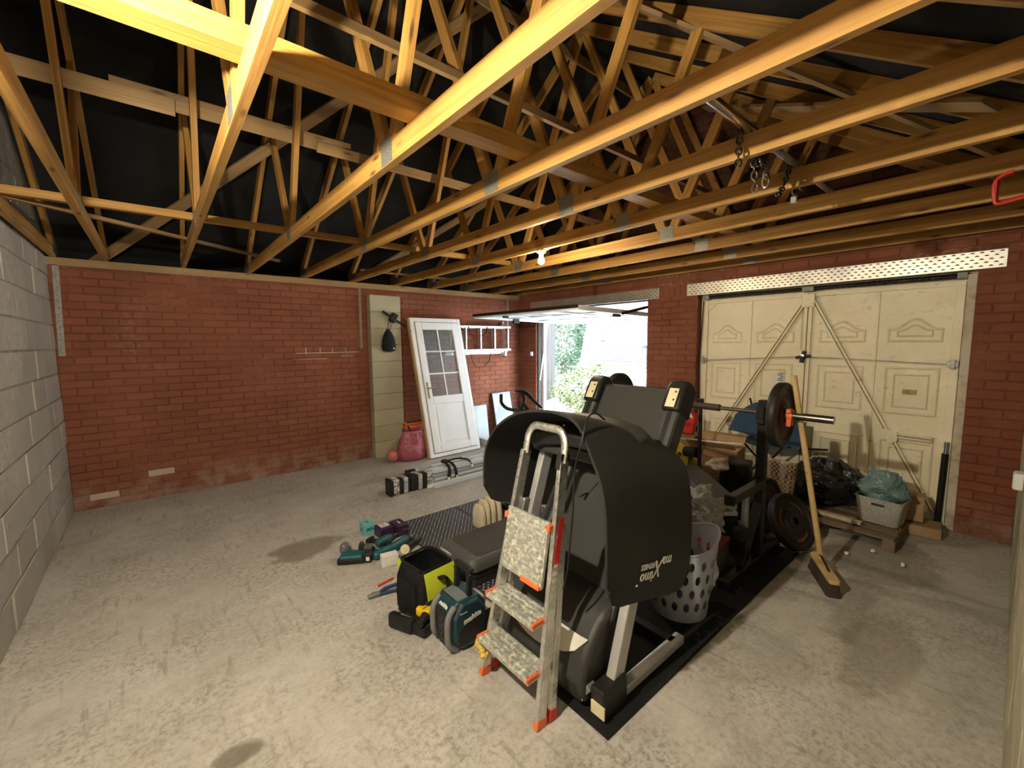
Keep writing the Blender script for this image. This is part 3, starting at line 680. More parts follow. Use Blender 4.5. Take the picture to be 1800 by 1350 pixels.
MB().bx(9.9,10.15,-3,16,0.8,6.2).build('house_wall', house_mat(), hs)
m_glass = M('window_glass', (0.10,0.14,0.17), 0.08, 0, spec=0.9)
w = MB().bx(9.86,9.90,5.15,5.20,1.55,2.75).bx(9.86,9.90,6.28,6.33,1.55,2.75).bx(9.86,9.90,5.20,6.28,1.55,1.60).bx(9.86,9.90,5.20,6.28,2.70,2.75).bx(9.87,9.90,5.72,5.77,1.60,2.70).build('window', M('blue_grey_frame', (0.30,0.40,0.45), 0.5), hs)
for y0, y1 in ((5.20,5.72),(5.77,6.28)): MB().bx(9.885,9.895,y0,y1,1.60,2.70).build('pane', m_glass, w)
MB().bx(9.82,9.90,5.05,6.43,1.49,1.55).build('window_sill', m_frame, hs)
def foliage(c, r, n, leaf, seed, mats, name, parent, shell=0.55):
    rnd = random.Random(seed); mb = MB(); fn = lump(seed, 0.22, 5)
    for _ in range(n):
        w = V((rnd.gauss(0,1), rnd.gauss(0,1), rnd.gauss(0,1))).normalized(); w *= (shell + (1-shell)*rnd.random()**0.5)*fn(w)
        p = V(c) + V((w.x*r[0], w.y*r[1], w.z*r[2]))
        if p.z < gz(p.x)+0.02: p.z = gz(p.x) + 0.02 + rnd.random()*0.25
        d = V((rnd.gauss(0,1), rnd.gauss(0,1), rnd.gauss(0,0.7))).normalized(); s = d.orthogonal().normalized(); s = (Mx.Rotation(rnd.uniform(0,6.28),3,d) @ s); l = leaf*rnd.uniform(0.6,1.3)
        q = d.cross(s)
        mb.add([p-d*l, p+s*l*0.42+q*l*0.12, p+d*l, p-s*l*0.42+q*l*0.12], [(0,1,2),(0,2,3)], rnd.randrange(len(mats)))
    o = mb.build(name, mats, parent); o['kind'] = 'stuff'; return o
def leafm(n, c): return M(n, c, 0.55, 0, tuple(a*0.7 for a in c), 5, coord='World')
lg = [leafm('leaf_yellow', (0.15,0.16,0.015)), leafm('leaf_lime', (0.09,0.14,0.02)), leafm('leaf_dark', (0.025,0.05,0.012)), leafm('leaf_pale', (0.17,0.17,0.06))]
hg = [leafm('leaf_blue_green', (0.018,0.048,0.020)), leafm('leaf_mid_green', (0.028,0.064,0.018)), leafm('leaf_deep', (0.012,0.035,0.014))]
m_stem = M('brown_stem', (0.20,0.15,0.10), 0.8)
def bush(name, label, c, r, n, leaf, seed, mats, stems):
    t = thing(name, label, 'shrub', (c[0], c[1], gz(c[0]))); foliage(c, r, n, leaf, seed, mats, 'foliage', t); rnd = random.Random(seed+1)
    for k in range(stems):
        MB().tube([(c[0]+rnd.uniform(-0.1,0.1), c[1]+rnd.uniform(-0.1,0.1), gz(c[0])), (c[0]+rnd.uniform(-0.3,0.3)*r[0], c[1]+rnd.uniform(-0.3,0.3)*r[1], c[2]), (c[0]+rnd.uniform(-0.8,0.8)*r[0], c[1]+rnd.uniform(-0.8,0.8)*r[1], c[2]+0.7*r[2])], [0.02,0.014,0.005], 6).build('stem', m_stem, t)
    return t
bush('flowering_shrub', 'low yellow green shrub growing just outside the doorway', (6.55,5.55,0.60), (0.62,0.74,0.48), 3600, 0.035, 3, lg, 6)
bush('flowering_shrub', 'small yellow green shrub beside the white frame post', (6.05,6.50,0.75), (0.25,0.15,0.45), 1300, 0.032, 9, lg, 4)
bush('garden_hedge', 'tall green hedge bush in front of the pale house', (8.3,7.75,1.9), (0.70,0.62,1.25), 4200, 0.05, 5, hg, 7)
m_fence = wood_mat('weathered_fence', (0.055,0.049,0.043), (0.034,0.030,0.027))
fe = thing('timber_fence', 'weathered grey fence of upright boards left of the doorway', 'fence', (6.3,6.72,0.1))
for k in range(13):
    x = 5.45+0.115*k; timber('fence_board', (x, 6.70, gz(x)), (x, 6.70, 2.35+0.01*math.sin(k*2.3)), 0.018, 0.108, m_fence, fe, up=(1,0,0))
for z in (0.7, 1.9): timber('fence_rail', (5.4,6.74,z), (6.95,6.74,z), 0.05, 0.07, m_fence, fe)
bf = thing('bird_feeder', 'red dish bird feeder hanging on a wire outside', 'bird feeder', (7.5,5.84,1.6))
MB().lathe([(0.001,0),(0.07,0.006),(0.085,0.03),(0.078,0.03),(0.06,0.012),(0.001,0.010)], (7.5,5.84,1.60), 18).build('dish', m_red, bf, 40); MB().cyl((7.5,5.84,1.61),(7.5,5.84,2.55),0.004,6).build('hanging_wire', m_blackmet, bf)
br_ = thing('garden_tree', 'bare arching branch carrying the bird feeder', 'tree', (7.9,6.9,gz(7.9)))
MB().tube(smoothpath([(7.9,6.9,gz(7.9)),(7.85,6.75,1.2),(7.7,6.4,2.1),(7.5,5.84,2.56),(7.4,5.3,2.7)],5), [0.035-0.0013*k for k in range(21)], 7).build('trunk', m_stem, br_, 40)
MB().tube(smoothpath([(7.84,6.72,1.25),(7.75,6.35,1.45),(7.7,5.95,1.52)],5), [0.018-0.0012*k for k in range(11)], 6).build('branch', m_stem, br_, 40)
bs = thing('hanging_sack', 'blue sack hanging on the outside fence', 'sack', (6.15,6.62,1.5))
MB().sph((6.30,6.62,1.70),(0.07,0.05,0.20),12,8,fn=lump(4,0.15)).build('sack_body', M('blue_tarpaulin', (0.05,0.16,0.42), 0.5), bs, 60); MB().cyl((6.30,6.64,1.88),(6.30,6.685,2.02),0.006,6).build('sack_cord', m_blackmet, bs)
# ------------------------------------------------------------------ stepladder leaning on the treadmill
m_paintalu = M('paint_splashed_aluminium', (0.70,0.70,0.68), 0.26, 0.9, (0.84,0.83,0.78), 40, 0.55, 0.6, rough2=0.5)
def splash_mat():
    m, nt, b = _mat('paint_splashed_plate'); vec = _coord(nt, 'Object'); f = _ramp(nt, _noise(nt, vec, 60, 6, 0.75), 0.46, 0.62)
    nt.links.new(_mix(nt, f, (0.50,0.51,0.47), (0.74,0.73,0.64)), b.inputs['Base Color']); nt.links.new(_ramp(nt, f, 0, 1, 0.75, 0.0), b.inputs['Metallic'])
    b.inputs['Roughness'].default_value = 0.5; _bump(nt, b, f, 0.2, 0.002); return m
m_splash = splash_mat()
LT = thing('step_ladder', 'folded aluminium step ladder splashed with paint leaning on the treadmill', 'ladder', (1.14,1.37,0))
LEAN = 0.225/1.235
def lp(y, z, d=0.0): return V((1.118 + z*LEAN + d, y, z))
ln = V((LEAN,0,1)).normalized(); lfront = V((-1,0,LEAN)).normalized()
for s, yb, yt in ((-1,1.178,1.232),(1,1.565,1.472)):       # front stiles
    MB().beam(lp(yb,0.035), lp(yt,1.10), 0.052, 0.022, (0,1,0)).build('front_stile', m_paintalu, LT, bevel=0.003)
    MB().beam(lp(yb,0.0,0.004), lp(yb-s*0.002,0.042,0.004), 0.058, 0.028, (0,1,0)).build('foot', m_orange, LT, bevel=0.004)
    MB().beam(lp(yb+s*0.004,0.03,0.066), lp(yt,0.86,0.045), 0.036, 0.020, (0,1,0)).build('rear_stile', m_paintalu, LT, bevel=0.003)
    MB().beam(lp(yb+s*0.004,0.0,0.068), lp(yb+s*0.003,0.05,0.067), 0.042, 0.028, (0,1,0)).build('foot', m_red, LT, bevel=0.004)
yl, yr = 1.472, 1.232
hoop = [lp(yr,1.085)] + [lp(yr+0.055-0.055*math.cos(a), 1.145+0.075*math.sin(a)) for a in [PI/2*k/5 for k in range(6)]] + [lp(yl-0.055+0.055*math.sin(a), 1.145+0.075*math.cos(a)) for a in [PI/2*k/5 for k in range(6)]] + [lp(yl,1.085)]
MB().tube(hoop, 0.019, 10, flat=0.62).build('hand_hoop', m_paintalu, LT, 50)
MB().beam(lp(1.236,1.055), lp(1.234,1.125), 0.056, 0.028, (0,1,0)).build('hoop_clip', m_black, LT, bevel=0.003)
for z, y0, y1 in ((0.215,1.192,1.552),(0.43,1.203,1.532)):    # treads
    tr_ = MB().box(lp((y0+y1)/2,z,-0.026), (0.125,y1-y0,0.022)); o = tr_.build('tread', m_splash, LT, bevel=0.003)
    for k in range(5): MB().box(lp((y0+y1)/2,z+0.0125,-0.078+0.026*k), (0.010,y1-y0-0.03,0.005)).build('tread_rib', m_splash, o)
    for y in (y0+0.006,y1-0.006): MB().box(lp(y,z+0.006,-0.026), (0.130,0.013,0.022)).build('tread_cap', m_orange, LT, bevel=0.004)
pc = lp(1.362,0.70,-0.035)                                   # platform folded flat against the stiles
Rp = frame3((0,1,0), lfront)
o = MB().box(pc, (0.268,0.285,0.02), Rp).build('platform', m_splash, LT, bevel=0.004)
for k in range(11): MB().box(pc + Rp @ V((0,-0.125+0.025*k,0.0115)), (0.245,0.010,0.006), Rp).build('platform_rib', m_splash, o)
MB().box(pc + Rp @ V((-0.07,0.138,0.004)), (0.12,0.022,0.03), Rp).build('platform_grip', m_orange, LT, bevel=0.004)
for a, b_ in ((0.137,-0.10),(-0.137,-0.12)): MB().box(pc + Rp @ V((a,b_,0.0)), (0.02,0.03,0.035), Rp).build('hinge_cap', m_orange, LT, bevel=0.004)
for z0, z1, mt in ((0.50,0.86,m_red),(0.39,0.48,m_white),(0.10,0.20,m_white)):
    yy = 1.178+(1.232-1.178)*((z0+z1)/2)/1.1
    MB().beam(lp(yy-0.0135,z0,0.002), lp(yy-0.0118,z1,0.002), 0.030, 0.001, (0,1,0)).build('warning_label', mt, LT)
lab = MB()
for k in range(9): yy = 1.178+0.054*(0.55+0.035*k)/1.1; lab.beam(lp(yy-0.0142,0.53+0.03*k,0.002), lp(yy-0.0142,0.545+0.03*k,0.002), 0.022, 0.001, (0,1,0))
lab.build('label_print', m_ink, LT)
MB().tube(smoothpath([lp(1.56,0.20,-0.03), lp(1.575,0.17,-0.06), lp(1.55,0.15,-0.05), lp(1.53,0.12,-0.045), lp(1.53,0.14,-0.02)],4), [0.016,0.02,0.013,0.018,0.012,0.02,0.014,0.018,0.012,0.02,0.013,0.018,0.012,0.018,0.01,0.014,0.008], 7).build('rag', M('yellow_rag', (0.72,0.50,0.12), 0.9), LT, 60)
# ------------------------------------------------------------------ rubber floor mats
m_matblk = M('black_floor_mat', (0.010,0.010,0.011), 0.8, 0, (0.015,0.015,0.015), 4, coord='World', bump=0.2, bsc=90, spec=0.2)
tag(MB().bx(1.29,3.62,0.955,1.95,0.0005,0.008).build('floor_mat', m_matblk, bevel=0.002), 'long black rubber mat under the treadmill and weight rack', 'mat')
def checker():
    m, nt, b = _mat('chequer_plate_rubber'); b.inputs['Roughness'].default_value = 0.45
    b.inputs['Base Color'].default_value = (0.030,0.032,0.040,1); return m
m_chk = checker(); m_stud = M('chequer_stud_painted_glint', (0.42,0.43,0.46), 0.35, 0, spec=1.0)  # stud colour paled to stand in for daylight glinting off the mat
def chequer_mat(x0, x1, y0, y1, label):
    t = thing('chequer_mat', label, 'mat', ((x0+x1)/2,(y0+y1)/2,0)); MB().bx(x0,x1,y0,y1,0.0005,0.010).build('mat_sheet', m_chk, t, bevel=0.002)
    d = MB(); i = 0; y = y0+0.02
    while y < y1-0.015:
        x = x0+0.02+(0.019 if i % 2 else 0); j = 0
        while x < x1-0.015:
            a = PI/4 if (i+j) % 2 else -PI/4; c, s = math.cos(a)*0.0125, math.sin(a)*0.0125
            d.add([(x-c,y-s,0.0102),(x+s*0.42,y-c*0.42,0.0118),(x+c,y+s,0.0134),(x-s*0.42,y+c*0.42,0.0118)], [(0,1,2),(0,2,3)]); x += 0.038; j += 1
        y += 0.0245; i += 1
    d.build('raised_studs', m_stud, t)['kind'] = 'stuff'
chequer_mat(1.50,2.13,2.70,3.44,'dark chequer plate mat beside the purple boxes'); chequer_mat(2.135,2.78,2.70,3.44,'dark chequer plate mat behind the grey step bench'); chequer_mat(1.50,2.13,2.0,2.695,'dark chequer plate mat under the grey step bench')
# ------------------------------------------------------------------ treadmill
m_greymet = M('silver_grey_paint', (0.50,0.50,0.51), 0.35, 0.3, (0.45,0.45,0.46), 8)
m_shell = M('charcoal_shell', (0.040,0.0395,0.038), 0.5, 0, (0.033,0.0325,0.031), 5, bump=0.06, bsc=200, spec=0.4)
m_belt = M('running_belt', (0.043,0.0425,0.039), 0.7, 0, (0.036,0.0355,0.032), 3, bump=0.15, bsc=220, spec=0.3)
m_stick = M('cream_sticker', (0.72,0.66,0.42), 0.5, 0, (0.64,0.58,0.36), 6)
TM = thing('treadmill', 'folded black treadmill with its running deck tilted up', 'treadmill', (1.7,1.39,0))
YR, YL = 1.045, 1.75
for y in (YR, YL):
    MB().beam((1.34,y,0.045),(2.02,y,0.045),0.05,0.045).build('base_rail', m_greymet, TM, bevel=0.006)
    MB().beam((1.33,y,0.075),(1.50,y,0.085),0.075,0.13).build('base_boot', m_black, TM, bevel=0.012)
    MB().beam((1.43,y,0.06),(1.733,y,0.98),0.045,0.075,(1,0,-0.3)).build('upright', m_greymet, TM, bevel=0.006)
    MB().beam((1.70,y+(0.02 if y < 1.4 else -0.02),1.03),(1.86,y+(0.02 if y < 1.4 else -0.02),0.98),0.04,0.045).build('hand_rail', m_black, TM, bevel=0.015)
MB().bx(1.322,1.329,1.0,1.07,0.03,0.085).build('boot_plate', m_stick, TM); MB().beam((1.345,1.1,0.08),(1.345,1.14,0.11),0.05,0.09).build('pivot_bracket', m_galv, TM, bevel=0.004)
for z in (0.06,0.09): MB().lathe([(0.0,0),(0.008,0),(0.008,0.005),(0.0,0.007)], (1.318,1.115,z), 8, rot('Y',-PI/2)).build('bolt', m_steel, TM, 40)
MB().beam((1.40,YR,0.045),(1.40,YL,0.045),0.06,0.05).build('cross_member', m_blackmet, TM); MB().beam((1.95,YR,0.045),(1.95,YL,0.045),0.05,0.045).build('cross_member', m_blackmet, TM)
hp = [(1.315,0.035),(1.285,0.14),(1.33,0.27),(1.42,0.37),(1.53,0.435),(1.60,0.44),(1.64,0.30),(1.64,0.04)]
rings = []
for y, k in ((1.095,0.90),(1.115,1.0),(1.39,1.02),(1.665,1.0),(1.685,0.90)):
    cx, cz = 1.48, 0.2; rings.append([(cx+(x-cx)*k, y, cz+(z-cz)*k+0.0) for x, z in hp])
hood = MB().loft(rings).build('motor_hood', m_shell, TM, 35, bevel=0.01)
MB().sheet([[(1.352-0.062*(1-t)*math.sin(PI*min(1,max(0,(1.665-y)/0.55)))**0.5, y, 0.312-0.115*(1-t)*math.sin(PI*min(1,max(0,(1.665-y)/0.55)))**0.5) for t in (0,0.5,1.0)] for y in [1.115+0.55*k/12 for k in range(13)]], 0.004).build('hood_trim', M('off_white_trim', (0.74,0.72,0.65), 0.45), hood)
# deck folded up
da = V((1.485,0,0.34)); db = V((2.105,0,1.385)); dd = (db-da).normalized(); dn = V((-dd.z,0,dd.x))
def dk(t, y, n): return V((0,y,0)) + da + dd*t + dn*n
DL = (db-da).length
def deckbox(t0, t1, y0, y1, n0, n1, name, mat, bevel=0.0, parent=TM):
    return MB().loft([[dk(t0,y0,n0),dk(t0,y1,n0),dk(t0,y1,n1),dk(t0,y0,n1)],[dk(t1,y0,n0),dk(t1,y1,n0),dk(t1,y1,n1),dk(t1,y0,n1)]]).build(name, mat, parent, bevel=bevel)
deckbox(0.0,DL-0.03,1.17,1.61,-0.06,-0.005,'running_belt',m_belt,0.02)
deckbox(0.02,DL-0.06,1.14,1.64,-0.11,-0.06,'deck_underside',m_black,0.01)
for y0, y1 in ((1.085,1.17),(1.61,1.695)):
    rl = deckbox(0.0,DL-0.10,y0,y1,-0.10,0.018,'side_rail',m_dark,0.02); deckbox(0.05,DL-0.12,(y0+y1)/2-0.012,(y0+y1)/2+0.012,0.018,0.021,'rail_groove',m_black,0,rl)
    pr_ = [(DL-0.17,-0.105),(DL-0.17,0.035),(DL-0.04,0.04),(DL+0.005,0.02),(DL+0.02,-0.03),(DL-0.0,-0.095)]
    MB().prism([dk(t,y0-0.008,n) for t, n in pr_], (0,y1-y0+0.016,0)).build('end_cap', m_black, TM, 40, bevel=0.014)
    deckbox(DL-0.155,DL-0.05,(y0+y1)/2-0.026,(y0+y1)/2+0.026,0.04,0.0425,'end_cap_sticker',m_stick,0.001)
    for k in (0.07,0.115): MB().lathe([(0.0,0),(0.006,0),(0.0,0.001)], dk(DL-k,(y0+y1)/2-0.012,0.0432), 10, frame3((0,1,0), dn)).build('sticker_mark', m_inkb, TM)
MB().cyl(dk(DL-0.05,1.17,-0.035),dk(DL-0.05,1.61,-0.035),0.028,14).build('rear_roller', m_black, TM, 40)
# console seen from behind
MB().loft([[(1.62,y,1.19+q),(1.55,y,1.13+q),(1.60,y,1.05+q),(1.78,y,1.09+q),(1.82,y,1.16+q),(1.74,y,1.215+q)] for y, q in ((1.085,-0.05),(1.13,-0.012),(1.25,0.01),(1.39,0.016),(1.53,0.01),(1.66,-0.012),(1.72,-0.05))]).build('console', m_shell, TM, 40, bevel=0.01)
MB().beam((1.66,1.03,1.02),(1.66,1.75,1.02),0.05,0.06).build('console_bar', m_dark, TM, bevel=0.01)
for y, z in ((1.15,1.165),(1.30,1.19),(1.48,1.19),(1.64,1.165)): MB().lathe([(0.0,0),(0.006,0),(0.0,0.002)], (1.585,y,z-0.012), 8, rot('Y',-PI/2)).build('screw', m_steel, TM)
MB().tube(smoothpath([(1.60,1.20,1.00),(1.50,1.22,0.93),(1.47,1.24,0.88),(1.50,1.25,0.90),(1.47,1.27,0.885)],5), 0.004, 6).build('cable', m_black, TM, 60)
# ------------------------------------------------------------------ exercise mat draped over the console
m_emat = M('ribbed_foam_mat', (0.027,0.0268,0.0265), 0.62, 0, (0.022,0.0218,0.0215), 3, spec=0.35)
near_p = [(1.825,0.735),(1.835,0.88),(1.815,1.03),(1.745,1.145),(1.66,1.212),(1.57,1.258),(1.48,1.285),(1.38,1.30),(1.28,1.303),(1.19,1.285),(1.13,1.235),(1.085,1.15),(1.03,1.04),(1.005,0.92),(0.998,0.78),(0.996,0.64),(0.994,0.515)]
far_p  = [(1.86,0.55),(1.865,0.72),(1.85,0.90),(1.80,1.02),(1.73,1.085),(1.62,1.115),(1.50,1.13),(1.38,1.135),(1.26,1.13),(1.15,1.11),(1.07,1.07),(1.02,1.01),(0.99,0.92),(0.975,0.80),(0.97,0.66),(0.975,0.52),(0.985,0.375)]
NPn = [(a.y, a.z) for a in smoothpath([(0,y,z) for y, z in near_p], 5)]; NPf = [(a.y, a.z) for a in smoothpath([(0,y,z) for y, z in far_p], 5)]
grid = []; NU = len(NPn); NW = 15
for i in range(NU):
    row = []
    for j in range(NW):
        w = j/(NW-1); a, b_ = NPn[i], NPf[i]; e = w*w*(3-2*w)*0.35+w*0.65
        y = a[0]*(1-e)+b_[0]*e; z = a[1]*(1-e)+b_[1]*e
        s = math.sin(PI*w)*0.018; ri = i/(NU-1)
        top = max(0.0, math.sin(PI*min(max((ri-0.18)/0.52, 0), 1)))
        x = 1.325+(0.635-0.085*top)*w
        if 0.42 < ri < 0.75: z += math.sin(PI*w)*0.02*math.sin(PI*(ri-0.42)/0.33)
        # round the four corners
        de = min(i, NU-1-i)/(NU-1)*2.35; r = 0.10; dwm = min(w, 1-w)*0.635
        if de < r and dwm < r:
            k = (r - math.sqrt(max(r*r-(r-dwm)**2, 0)))
            if de < k:
                z += (k-de)*0.95
        row.append((x, y, z))
    grid.append(row)
# fine ribs along the length of the upper side
EM = MB().sheet(grid, 0.012)
em = tag(EM.build('exercise_mat', m_emat, smooth=60), 'black ribbed exercise mat draped over the treadmill console', 'exercise mat')
rb = MB()
i0 = int(NU*0.50)
for k in range(26):
    w = 0.01+0.30*k/26; pts = []
    for i in range(i0, NU-14):
        j = w*(NW-1); j0 = int(j); f = j-j0; p = V(grid[i][j0])*(1-f)+V(grid[i][j0+1])*f
        a = V(grid[i+1][j0])-V(grid[i-1][j0]); b_ = V(grid[i][j0+1])-V(grid[i][j0]); n = b_.cross(a).normalized(); pts.append(p+n*0.0122)
    rb.tube(pts[::3], 0.0026, 4, cap=False)
rb.build('ribs', m_emat, em)['kind'] = 'stuff'
Rt = frame3((-1,0,-0.075), (0.03,-1,0))      # the print hangs upside down on the near flap
Rt = Mx((V((-1,0.0,0.20)).normalized(), V((-0.20,0,-1)).normalized(), V((0,-1,0)))).transposed()
lettering('ma', 0.066, (1.730,0.9672,0.605), Rt, m_ink, em, 'lettering', 0.1, 1.0, 0.0012); lettering('X', 0.105, (1.663,0.9688,0.595), Rt, m_ink, em, 'lettering', 0.35, 0.8, 0.0015)
lettering('imo', 0.066, (1.572,0.9726,0.580), Rt, m_ink, em, 'lettering', 0.1, 1.0, 0.0012); lettering('FITNESS', 0.033, (1.588,0.9733,0.626), Rt, m_ink, em, 'lettering', 0.15, 0.95, 0.0006)
lettering('™', 0.020, (1.503,0.9750,0.572), Rt, m_ink, em, 'lettering')
cb_ = MB().tube(smoothpath([(1.50,1.155,1.262),(1.43,1.15,1.30),(1.36,1.135,1.285),(1.305,1.12,1.19),(1.295,1.145,1.08),(1.295,1.155,0.90),(1.295,1.168,0.77),(1.28,1.17,0.64),(1.27,1.185,0.55)],6), 0.0042, 7)
tag(cb_.build('power_cable', m_black, smooth=60), 'thin black cable hanging from the draped exercise mat', 'cable')
# ------------------------------------------------------------------ loose white door leaning on the far wall
def frosted():
    m, nt, b = _mat('rippled_glass'); b.inputs['Base Color'].default_value = (0.88,0.93,0.95,1); b.inputs['Roughness'].default_value = 0.12
    b.inputs['Transmission Weight'].default_value = 0.85; b.inputs['IOR'].default_value = 1.3
    _bump(nt, b, _noise(nt, _coord(nt, 'World'), 55, 2), 0.35, 0.004); return m
m_rglass = frosted(); m_upvc = M('white_upvc', (0.82,0.84,0.86), 0.32, 0, (0.78,0.80,0.83), 3); m_brass = M('aged_brass', (0.42,0.30,0.12), 0.35, 0.9, (0.30,0.21,0.08), 20)
LD = thing('loose_door', 'white half glazed door and frame leaning against the red brick wall', 'door', (3.24,5.12,0))
o0 = V((2.815,5.11,0.012)); ux = V((3.66,5.135,0.012)) - o0; ux = ux.normalized(); up_ = V((2.745,5.60,1.952)) - o0; up_ = (up_-ux*up_.dot(ux)).normalized(); un = ux.cross(up_)     # un points to the camera side
DW, DH = 0.86, 2.02
RD = Mx((ux, up_, un)).transposed()
def dp(u, v, n): return o0 + ux*u + up_*v + un*n
def dbox(u0, u1, v0, v1, n0, n1, name, mat, bevel=0.0, parent=LD): return MB().box(dp((u0+u1)/2,(v0+v1)/2,(n0+n1)/2), (u1-u0,v1-v0,n1-n0), RD).build(name, mat, parent, bevel=bevel)
dbox(-0.014,0,0,DH,-0.07,-0.006,'timber_edge',wood_mat('pale_timber',(0.62,0.48,0.28),(0.52,0.39,0.21)))
for a in ((0,0.06,0,DH),(DW-0.06,DW,0,DH),(0.06,DW-0.06,DH-0.06,DH),(0.06,DW-0.06,0,0.05)): dbox(*a,-0.065,0.0,'outer_frame',m_upvc,0.006)
fw = 0.105; u0, u1, v0, v1 = 0.068, DW-0.068, 0.058, DH-0.068; MIDV = 0.80
for a in ((u0,u0+fw,v0,v1),(u1-fw,u1,v0,v1),(u0+fw,u1-fw,v1-fw,v1),(u0+fw,u1-fw,v0,v0+fw),(u0+fw,u1-fw,MIDV-0.06,MIDV+0.06)): dbox(*a,-0.05,0.014,'door_leaf_rail',m_upvc,0.008)
gu0, gu1, gv0, gv1 = u0+fw, u1-fw, MIDV+0.06, v1-fw
dbox(gu0,gu1,v0+fw,MIDV-0.06,-0.03,-0.008,'lower_panel',m_upvc); dbox(gu0+0.03,gu1-0.03,v0+fw+0.03,MIDV-0.09,-0.008,0.0,'raised_field',m_upvc,0.006)
cw, rh = (gu1-gu0)/2, (gv1-gv0)/3
for i in range(2):
    for j in range(3): dbox(gu0+cw*i+0.002,gu0+cw*(i+1)-0.002,gv0+rh*j+0.002,gv0+rh*(j+1)-0.002,-0.022,-0.016,'glass_pane',m_rglass)
dbox(gu0+cw-0.010,gu0+cw+0.010,gv0,gv1,-0.024,-0.008,'glazing_bar',m_upvc)
for j in (1,2): dbox(gu0,gu1,gv0+rh*j-0.010,gv0+rh*j+0.010,-0.024,-0.0085,'glazing_bar',m_upvc)
hp_ = dbox(u0+0.025,u0+0.055,0.83,1.07,0.014,0.022,'handle_plate',m_brass,0.004)
MB().tube(smoothpath([dp(u0+0.04,0.975,0.02),dp(u0+0.04,0.975,0.06),dp(u0+0.07,0.975,0.065),dp(u0+0.16,0.972,0.06)],4), 0.008, 8).build('lever', m_brass, hp_, 50)
# ------------------------------------------------------------------ ladder hung flat on the wall
WL = thing('wall_ladder', 'aluminium ladder sections hung flat on the brick wall', 'ladder', (4.15,5.68,1.42))
for k, (z0, z1, y) in enumerate(((1.482,1.858,5.615),(1.452,1.862,5.675),(1.425,1.85,5.725))):
    x0, x1 = 3.42, 4.66+0.02*(k == 0)-0.03*k
    for z in (z0, z1): MB().beam((x0,y,z),(x1,y,z),0.024,0.034 if k == 0 else 0.026).build('rail', m_alu, WL, bevel=0.003)
    for i in range(5 if k < 2 else 4):
        x = x0+0.06+0.285*i+0.03*k; MB().beam((x,y,z0),(x,y,z1),0.030,0.026,(1,0,0)).build('rung', m_alu, WL, bevel=0.004)
MB().beam((4.60,5.66,1.47),(4.585,5.655,1.37),0.045,0.05).build('foot', m_white, WL, bevel=0.006); MB().beam((4.585,5.655,1.375),(4.582,5.655,1.355),0.048,0.054).build('foot_pad', m_black, WL, bevel=0.005)
MB().beam((4.58,5.745,1.83),(4.58,5.70,1.96),0.03,0.03).build('wall_hook', m_galv, WL, bevel=0.004); MB().beam((3.60,5.745,1.83),(3.60,5.70,1.90),0.03,0.03).build('wall_hook', m_galv, WL, bevel=0.004)
MB().tube(smoothpath([(3.84,5.60,1.44),(3.87,5.60,1.32),(3.93,5.60,1.235),(4.02,5.60,1.205),(4.12,5.60,1.23),(4.20,5.60,1.31),(4.245,5.60,1.44)],5), 0.008, 6, flat=0.35).build('hanging_strap', m_blackrub, WL, 60)
MB().tube(smoothpath([(3.80,5.595,1.86),(3.83,5.595,1.76),(3.88,5.595,1.715),(3.93,5.595,1.705)],5), 0.011, 6, flat=0.35).build('hanging_strap', m_blackrub, WL, 60)
MB().tube(smoothpath([(4.03,5.595,1.72),(4.10,5.595,1.735),(4.15,5.595,1.79),(4.17,5.595,1.86)],5), 0.011, 6, flat=0.35).build('hanging_strap', m_blackrub, WL, 60)
# ------------------------------------------------------------------ drawstring bag on its bracket
HK = thing('wall_bracket', 'black bar bracket screwed to the block pier', 'bracket', (2.55,5.64,1.9))
MB().cyl((2.405,5.60,2.04),(2.69,5.60,1.865),0.016,10).build('bar', m_blackmet, HK, 40); MB().box((2.56,5.615,1.955), (0.09,0.07,0.13), rot('Y',0.5)).build('clamp', m_blackmet, HK, bevel=0.012)
MB().tube([(2.50,5.60,1.985),(2.495,5.57,1.93),(2.49,5.555,1.90)], 0.008, 7).build('hook', m_blackmet, HK)
DB = thing('drawstring_bag', 'small black drawstring bag hanging on the block pier', 'bag', (2.466,5.56,1.49))
m_nylon = M('black_nylon', (0.009,0.009,0.010), 0.8, 0, (0.015,0.015,0.015), 12, bump=0.3, bsc=30, bd=0.01, spec=0.15)
MB().loft([[(2.466+math.cos(2*PI*i/16)*a*(1+0.06*math.sin(3*i)), 5.585+math.sin(2*PI*i/16)*a*0.55, z) for i in range(16)] for a, z in ((0.03,1.49),(0.082,1.50),(0.096,1.55),(0.09,1.62),(0.072,1.70),(0.045,1.76),(0.022,1.785),(0.034,1.80))]).build('bag_body', m_nylon, DB, 60)
for s in (-1,1): MB().tube(smoothpath([(2.466+0.015*s,5.585,1.785),(2.475+0.035*s,5.58,1.70 if s < 0 else 1.84),(2.48+0.012*s,5.565,1.89),(2.49,5.557,1.905)],4), 0.004, 5).build('cord', m_nylon, DB, 60)
MB().lathe([(0.0,0),(0.011,0),(0.0,0.003)], (2.515,5.53,1.535), 10, rot('X',PI/2)).build('badge', m_ink, DB)
